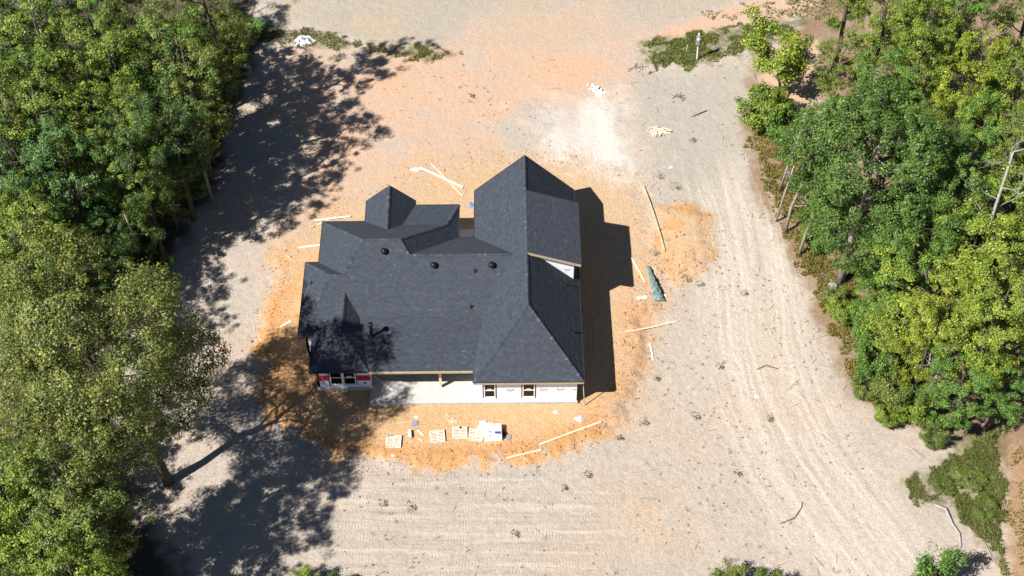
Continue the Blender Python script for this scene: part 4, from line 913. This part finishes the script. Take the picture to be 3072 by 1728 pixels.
for i, (x, y, r_, lab) in enumerate(big_weeds):
    V, Fq, lv = sprigs(np.array([x, x+r_*.5]), np.array([y, y-r_*.35]), np.array([r_, r_*.6]), 42, .045, 100+i)
    c = np.array([x, y, gz(x, y)]); me = npmesh('weed', V-c, Fq); fattr(me, 'lv', lv, 'FACE'); o = link('weed', me, None, M['weed'], tuple(c)); tag(o, lab, 'weed', 'larger weeds on the bare soil'); o.color = (.85,.95,.8,1)
# clods, twigs and chips
def clods(n, seed):
    r = np.random.default_rng(seed); x = r.uniform(-17, 19, n*8); y = r.uniform(-6, 26, n*8)
    d = np.minimum(np.abs(sdf(CLAY, x, y)+.2), np.abs(sdf(CLAY2, x, y)+.6)); k = (r.random(len(x)) < np.exp(-(d/.9)**2)); k &= ~((y > 14) & (r.random(len(x)) > .35)); x = x[k][:n]; y = y[k][:n]; m_ = len(x)
    s = r.gamma(2, .015, (m_, 1, 1))+.01; base = np.array([[1,0,0],[-1,0,0],[0,1,0],[0,-1,0],[0,0,.8],[0,0,-.8]])[None]
    V = base*s*r.uniform(.6, 1.4, (m_, 6, 3)); a = r.uniform(0, 6.28, m_); c, s_ = np.cos(a)[:, None], np.sin(a)[:, None]
    V = np.stack([V[..., 0]*c-V[..., 1]*s_+x[:, None], V[..., 0]*s_+V[..., 1]*c+y[:, None], V[..., 2]+ground_h(x, y)[:, None]+.01], -1).reshape(-1, 3)
    f = np.array([[0,2,4],[2,1,4],[1,3,4],[3,0,4],[2,0,5],[1,2,5],[3,1,5],[0,3,5]])
    return V, (f[None]+6*np.arange(m_)[:, None, None]).reshape(-1, 3)
V, Fq = clods(3800, 9); M['clod'] = mat('clay_clods', (.36,.19,.09), .95, .1, .3, 3)
tag(link('soil_clods', npmesh('soil_clods', V, Fq), None, M['clod']), 'crumbled orange clay clods round the pad', 'soil', kind='stuff')
mb = MB(); r0 = random.Random(12)
for i in range(300):
    if i < 150: x, y = r0.uniform(-10, 25), r0.uniform(-13, 34)
    else: x, y = r0.uniform(21, 27), r0.uniform(0, 30)
    if -15 < x < 12 and -4 < y < 24: continue
    if float(sdf(WOOD, np.array([x]), np.array([y]))[0]) < 0: continue
    z = gz(x, y)+.02; a = r0.uniform(0, 6.28); ln = r0.uniform(.1, .5); d = Vector((math.cos(a), math.sin(a), r0.uniform(-.05, .12)))*ln
    p = Vector((x, y, z)); mb.tube([p-d, p+Vector((r0.uniform(-.05, .05), r0.uniform(-.05, .05), .02)), p+d], [.008, .014, .006], 3, False)
tag(mb.obj('twigs', M['twig'], None), 'small brown twigs scattered on the soil', 'twigs', kind='stuff')

# ------------------------------------------------------------------ lumber and building site things
def board(x0, y0, x1, y1, label, w=.1, t=.045, m='pine', lift=0.0, bow=.02, name='board', z=None, group='loose boards round the house'):
    a = gz(x0, y0) if z is None else z; b = gz(x1, y1) if z is None else z
    p = Vector((x0, y0, a+lift+.012)); q = Vector((x1, y1, b+lift+.012)); d = q-p; Ln = d.length
    ang = math.atan2(d.y, d.x); el = math.asin(d.z/Ln)
    mb = MB(); n = 5; ww = w/2; ch = min(.008, t*.2)
    for i in range(n):
        u = Ln*i/(n-1); oy = bow*math.sin(PI*i/(n-1)); oz = .3*bow*math.sin(PI*i/(n-1))
        mb.v += [(u, oy-ww, oz), (u, oy+ww, oz), (u, oy+ww, oz+t-ch), (u, oy+ww-ch, oz+t), (u, oy-ww+ch, oz+t), (u, oy-ww, oz+t-ch)]
    for i in range(n-1):
        for k in range(6): mb.f.append((i*6+k, i*6+(k+1) % 6, (i+1)*6+(k+1) % 6, (i+1)*6+k))
    mb.f.append(tuple(range(6))[::-1]); mb.f.append(tuple(range((n-1)*6, n*6)))
    o = mb.obj(name, M[m]); o.location = p; o.rotation_euler = (0, -el, ang)
    return tag(o, label, 'board', group)
board(-4.4,23.0,-.99,20.85,'pale board with white plastic on its end, crossing another in front of the house',.15,m='pine_white',lift=.05)
board(-3.54,23.48,-1.0,19.96,'yellow board lying underneath the pale crossed one',.11)
board(-12.34,17.47,-9.59,17.9,'pale board near the front left corner, upper of two crossed',.14,m='pine_white',lift=.05)
board(-12.13,17.0,-10.71,17.91,'yellow board near the front left corner, lower of two crossed',.1)
board(-13.32,14.8,-11.5,15.07,'short pale board poking out at the left eave',.13,m='pine_white')
board(-14.21,14.12,-13.32,13.32,'thin stick at the shaded left edge of the clay',.07,m='pine_grey')
board(-13.98,7.27,-13.26,7.81,'short pale offcut left of the house in tree shadow',.13,m='pine_white')
board(-15.5,6.59,-14.17,3.6,'long board on the left clay edge in dappled shade',.12,m='pine_grey')
board(-10.83,-.64,-8.31,.33,'board lying behind the red-banded bedroom wall',.09,m='pine_grey')
board(-4.85,-2.12,-3.8,-1.5,'thin lath leaning under the white block',.06,m='pine_grey')
board(-3.87,-1.68,-3.44,-2.16,'short yellow board right of the white block',.15,m='pine')
board(-3.82,-2.4,-3.5,-2.59,'small yellow offcut in front of the white block',.09)
board(-1.98,-.63,-1.41,-1.37,'thin lath pointing at the middle pallets',.05,m='pine')
board(-5.31,-1.08,-4.29,-1.04,'very thin lath left of the blue tile',.03,.02,m='pine')
board(4.41,-3.0,8.68,-1.19,'long straight form board on the rear right edge of the clay',.13,.09,m='pine')
board(2.17,-3.96,4.55,-3.4,'form board half buried on the rear clay edge',.12,.07,m='pine')
board(13.09,20.86,14.21,13.96,'very long form board right of the house',.12,.14,m='pine_grey',bow=.08)
board(11.69,13.52,12.56,11.06,'board beside the dormer shadow',.14,m='pine')
board(11.84,9.62,14.0,10.0,'wide pale board under the green tarp',.26,m='pine_white')
board(10.76,6.57,14.66,7.68,'long board slanting towards the driven lane',.11,m='pine',bow=-.08)
board(12.51,5.67,12.64,4.16,'short board lying lengthwise on the pale soil',.12,m='pine_white')
board(8.77,7.98,8.5,3.54,'longest board in the house shadow',.1,m='pine_grey')
board(8.38,6.71,8.09,4.24,'shorter board beside the longest in the house shadow',.1,m='pine_grey')
board(7.96,9.07,7.89,8.39,'small offcut in the house shadow near the eave',.08,m='pine_grey')
board(8.08,11.11,7.7,10.17,'thin board in the house shadow below the dormer',.06,m='pine_grey')
board(-6.98,2.65,-5.69,1.44,'white trim board lying on the porch slab',.09,.05,m='vinyl',z=0.0)
board(-6.5,2.1,-5.6,1.44,'second white trim strip beside the one on the porch slab',.05,.04,m='vinyl',z=0.0)
pole = MB().tube([(0,0,0),(-.12,.12,1.4),(-.22,.22,2.75)], .035, 6).obj('leaning_pole', M['pine_grey'], None, (7.62,.2,gz(7.62,.2))); tag(pole, 'thin wooden pole leaning against the rear right corner', 'pole')

# pallets
def pallet(x, y, rz, label, missing=()):
    o = empty('pallet', label, 'pallet', (x, y, gz(x, y)+.01), rz, 'empty pallets behind the porch'); w, d = 1.0, .92
    for sx in (-w/2+.04, 0, w/2-.04): MB().box(sx-.04, sx+.04, -d/2, d/2, .022, .11).obj('runner', M['pallet'], o)
    n = 8; rr = random.Random(int(x*100))
    for i in range(n):
        if i in missing: continue
        yy = -d/2 + .055 + (d-.11)*i/(n-1); bw = .038
        MB().box(-w/2-rr.uniform(0, .02), w/2+rr.uniform(0, .02), yy-bw, yy+bw-rr.uniform(0, .02), .112, .132+rr.uniform(0, .006)).obj('deck_board', M['pallet'], o)
    for yy in (-.42, 0, .42): MB().box(-w/2, w/2, yy-.05, yy+.05, 0, .02).obj('bottom_board', M['pallet'], o)
    return o
p_ = pallet(-5.43,-2.62,-.03,'leftmost pallet, half in tree shadow with a grey board on it'); pallet(-2.49,-2.25,.1,'tilted pallet standing alone in the middle of the row'); pallet(-.97,-1.96,.02,'pallet with a small dark hole, left of the pair'); pallet(.15,-2.15,-.1,'pallet right beside the white wrapped stack')
board(-5.9,-2.2,-5.5,-2.22,'small grey board lying on the leftmost pallet',.12,.03,m='tile',lift=.15)
tag(MB().prism([(-.09,-.05),(.02,-.09),(.1,.0),(.05,.08),(-.06,.06)],0,.02).obj('shingle_scrap', M['blackmetal'], None, (-.93,-1.62,gz(-.93,-1.62)+.155)), 'small dark shingle scrap on the pallet of the pair', 'scrap')

# crumpled sheets: height field over an outline
def crumple(name, x, y, w, d, h, label, cat, m, seed=0, rz=0, boxy=False, n=26, group=None):
    r = np.random.default_rng(seed); u, v = np.meshgrid(np.linspace(-1, 1, n), np.linspace(-1, 1, n)); ang = np.arctan2(v, u); rad = np.maximum(np.abs(u), np.abs(v))
    k = 1 + .18*np.sin(3*ang+seed) + .1*np.sin(7*ang+seed*2)
    if boxy: k = 1 + .03*np.sin(5*ang+seed)
    xx = u*w/2*k; yy = v*d/2*k
    if not boxy: f = np.sqrt(1-.5*np.minimum(u, v)**2); xx *= np.sqrt(1-v*v/2); yy *= np.sqrt(1-u*u/2)
    prof = sstep(1.0, .86 if boxy else .2, rad)
    rid = 1-np.abs(2*fbm(u*3.2+seed, v*3.2, 3)-1); zz = prof*h*((.9+.14*rid) if boxy else (.25+1.0*rid**2)) + .012*(fbm(u*9, v*9)-.4)
    V = np.stack([xx.ravel(), yy.ravel(), zz.ravel()+.012], 1); idx = np.arange(n*n).reshape(n, n)
    Fq = np.stack([idx[:-1, :-1], idx[:-1, 1:], idx[1:, 1:], idx[1:, :-1]], -1).reshape(-1, 4)
    me = npmesh(name, V, Fq, False); o = link(name, me, None, m, (x, y, gz(x, y)), rz); tag(o, label, cat, group); return o
st = empty('wrapped_stack', 'white plastic wrapped stack with blue print beside the pallets', 'stack', (1.3,-2.05,gz(1.3,-2.05)), .02)
def stack_cover():
    n = 22; u, v = np.meshgrid(np.linspace(-1, 1, n), np.linspace(-1, 1, n)); rad = np.maximum(np.abs(u), np.abs(v))
    z = .48*sstep(1.0, .9, rad)*(.93+.1*fbm(u*3, v*3)); sh = 1+.05*(1-sstep(.8, 1, rad)); V = np.stack([(u*.62).ravel(), (v*.58).ravel(), z.ravel()], 1); idx = np.arange(n*n).reshape(n, n)
    return npmesh('cover', V, np.stack([idx[:-1, :-1], idx[:-1, 1:], idx[1:, 1:], idx[1:, :-1]], -1).reshape(-1, 4))
link('cover', stack_cover(), st, M['plastic'])
def flat(nm, m, boxes, parent, lab=None):
    mb_ = MB()
    for a, b, c, d, z in boxes: mb_.box(a, b, c, d, z, z+.006)
    o = link(nm, pymesh(nm, mb_.v, mb_.f), parent, m)
    if lab: o['label'] = lab
flat('printed_mark', M['blue'], [(.1,.5,-.32,-.12,.487),(.42,.5,-.36,-.16,.4865),(-.36,-.1,-.46,-.38,.486),(-.3,-.16,-.2,-.1,.4862),(-.22,-.12,-.3,-.24,.4864)], st, 'dark blue print on the white plastic')
flat('strap', M['ink'], [(.08,.12,-.1,.1,.4868),(.2,.36,.2,.225,.487),(.2,.3,.0,.025,.487),(-.45,-.42,-.05,.25,.4872),(.06,.1,.3,.5,.4872)], st)
crumple('plastic_sheet', .68,-1.35,.95,.7,.22,'crumpled clear plastic heap at the upper left of the wrapped stack','plastic',M['plastic'],3,.3)
crumple('plastic_sheet', -4.75,22.9,.75,.35,.14,'bit of white plastic on the end of the crossed board','plastic',M['plastic'],5,.2)
crumple('white_sack', -14.7,38.15,1.7,1.1,.55,'lumpy white sack heap on the grass verge near the wood','sack',M['plastic'],7,.1)
tag(MB().tube([(0,0,0),(0,0,.05)], [.22,.2], 14).obj('bucket_lid', M['greymetal'], None, (2.32,-2.36,gz(2.32,-2.36)+.01)), 'grey round lid right of the wrapped stack', 'lid')
crumple('dark_side_patch', 2.0,-2.0,.5,.6,.1,'dark crumpled patch at the right foot of the wrapped stack','plastic',M['tape'],9,.2)  # low dark patch standing in for the stack's dark right side
tag(MB().box(-.2,.2,-.19,.19,0,.06).box(-.17,.17,-.16,.16,.06,.068).obj('blue_tile', M['tile'], None, (-4.06,-1.14,gz(-4.06,-1.14)+.01), .03), 'square blue-grey tile on the clay behind the porch', 'tile')
tag(MB().box(-.1,.1,-.28,.28,0,.2).box(-.08,.08,-.26,.26,.2,.21).obj('foam_block', M['pine_white'], None, (-4.36,-2.06,gz(-4.36,-2.06)+.02), .12), 'white upright block among laths left of the pallets', 'block')
crumple('shingle_scrap', -1.84,-.49,.3,.3,.05,'dark shingle scrap nearest the slab above the lath','scrap',M['pine_grey'],11,.4); crumple('shingle_scrap', -1.4,-.95,.45,.5,.06,'larger brown scrap beside the lath','scrap',M['pine_grey'],12,.9)
crumple('paper_scrap', -3.96,-.63,.24,.2,.06,'white paper scrap above the blue tile','scrap',M['plastic'],13); crumple('paper_scrap', -5.43,-3.71,.22,.18,.06,'white scrap near the rear clay edge below the leftmost pallet','scrap',M['plastic'],14)
crumple('grey_bag', -.35,19.0,.5,.6,.16,'crumpled grey bag against the left eave of the garage wing','bag',M['tile'],15,.2)
crumple('paper_scrap', 19.6,1.0,.35,.25,.06,'white scrap on the driven lane at the right','scrap',M['plastic'],16,.5); crumple('paper_scrap', 15.4,22.9,.3,.2,.05,'white scrap on the grey dirt above the orange mound','scrap',M['plastic'],17,.6)
crumple('paper_scrap', 5.6,-.35,.35,.3,.1,'pale folded scrap behind the right wing wall','scrap',M['debris'],18,.4); crumple('broken_concrete', 7.2,-.9,.7,.5,.12,'broken concrete lump at the rear right corner of the house','rubble',M['concrete'],19,.2)
# green tarp: tapering crumpled roll
def tarp():
    n, k = 22, 14; V = []; r = np.random.default_rng(4)
    for i in range(n):
        t = i/(n-1); c = (12.86+.6*t, 12.7-3.3*t); w = .1+.27*t**1.2; h = .16+.3*math.sin(PI*min(1, t*1.05))**.6*(.5+.5*t)
        for j in range(k):
            a = PI*j/(k-1); rr = 1 + .5*(r.random()-.5)
            V.append((c[0]-13.2+w*math.cos(a)*rr, c[1]-11.0, h*math.sin(a)*rr*(1 if 0 < i < n-1 else .35)))
    f = [(i*k+j, i*k+j+1, (i+1)*k+j+1, (i+1)*k+j) for i in range(n-1) for j in range(k-1)]
    f += [tuple(j for j in range(k))[::-1], tuple((n-1)*k+j for j in range(k))]
    o = link('tarp_roll', pymesh('tarp_roll', V, f), None, M['tarp'], (13.2,11.0,gz(13.2,11.0))); tag(o, 'long crumpled dark green tarp roll right of the house', 'tarp')
tarp()
# debris piles: each a thing with its pieces as parts
def pile(x, y, w, d, n, label, cat, mats, lmin, lmax, seed, nm='scrap_pile', pc='offcut', hmax=.3, wd=.09):
    o = empty(nm, label, cat, (x, y, gz(x, y))); r = random.Random(seed)
    for i in range(n):
        a = r.uniform(0, PI); ln = r.uniform(lmin, lmax); px, py = r.gauss(0, w/4), r.gauss(0, d/4); z = .02 + hmax*r.random()*max(0, 1-math.hypot(px/w*2, py/d*2))
        q = MB().box(-ln/2, ln/2, -wd*r.uniform(.4, .8), wd*r.uniform(.4, .8), 0, r.uniform(.03, .05)).obj(pc, M[r.choice(mats)], o, (px, py, z), a)
        q.rotation_euler = (r.uniform(-.15, .15), r.uniform(-.2, .2), a)
    return o
pile(14.85,26.85,1.7,1.2,30,'pile of splintered lumber offcuts on the grey dirt','lumber pile',['pine','pine_white','pine_grey','pine'],.25,.8,3)
pile(9.9,31.9,1.3,1.3,22,'heap of white rubble and trim scraps above the chalky patch','debris pile',['debris','plastic','debris','vinyl'],.15,.7,4,'rubble_pile','fragment',.2,.14)
pile(13.5,34.5,1.5,1.1,16,'small pile of pale sticks by the grass bank','stick pile',['deadwood','pine_grey','deadwood'],.4,1.0,5,'stick_pile','stick',.15,.03)
pile(16.6,31.0,1.2,.8,7,'brown brush twigs on the grey dirt','stick pile',['twig'],.4,1.0,6,'brush_pile','stick',.1,.025)
# temporary power post with a meter box
mp = empty('power_post', 'white temporary power post with a grey meter box on the grass bank', 'utility post', (18.63,35.3,gz(18.63,35.3)))
MB().tube([(0,0,-.2),(-.05,.02,1.2),(-.1,.05,2.9)], .065, 8).obj('post', M['pine_white'], mp)
MB().box(-.3,.02,-.16,-.02,1.75,2.75).box(-.27,-.01,-.2,-.16,1.85,2.3).obj('meter_box', M['greymetal'], mp); MB().tube([(-.14,-.2,2.5),(-.14,-.27,2.5)], .11, 12).obj('meter_dial', M['vinyl'], mp)
MB().tube([(.6,.3,-.1),(-.05,.03,1.6)], .03, 6).obj('brace', M['pine_grey'], mp)
tag(MB().box(-.03,.03,-.02,.02,-.1,.75).obj('survey_stake', M['pine_white'], None, (17.83,36.3,gz(17.83,36.3)), .3), 'short pale stake left of the power post', 'stake')
# old stump-like lower trunk beside the dark oak
tag(MB().tube([(0,0,-.2),(.02,.05,.2),(.0,.1,.7),(.02,.1,.78)], [.42,.36,.33,.2], 12).obj('stump', M['deadwood'], None, (26.2,10.2,gz(26.2,10.2))), 'grey cut stump at the edge of the right wood', 'stump')
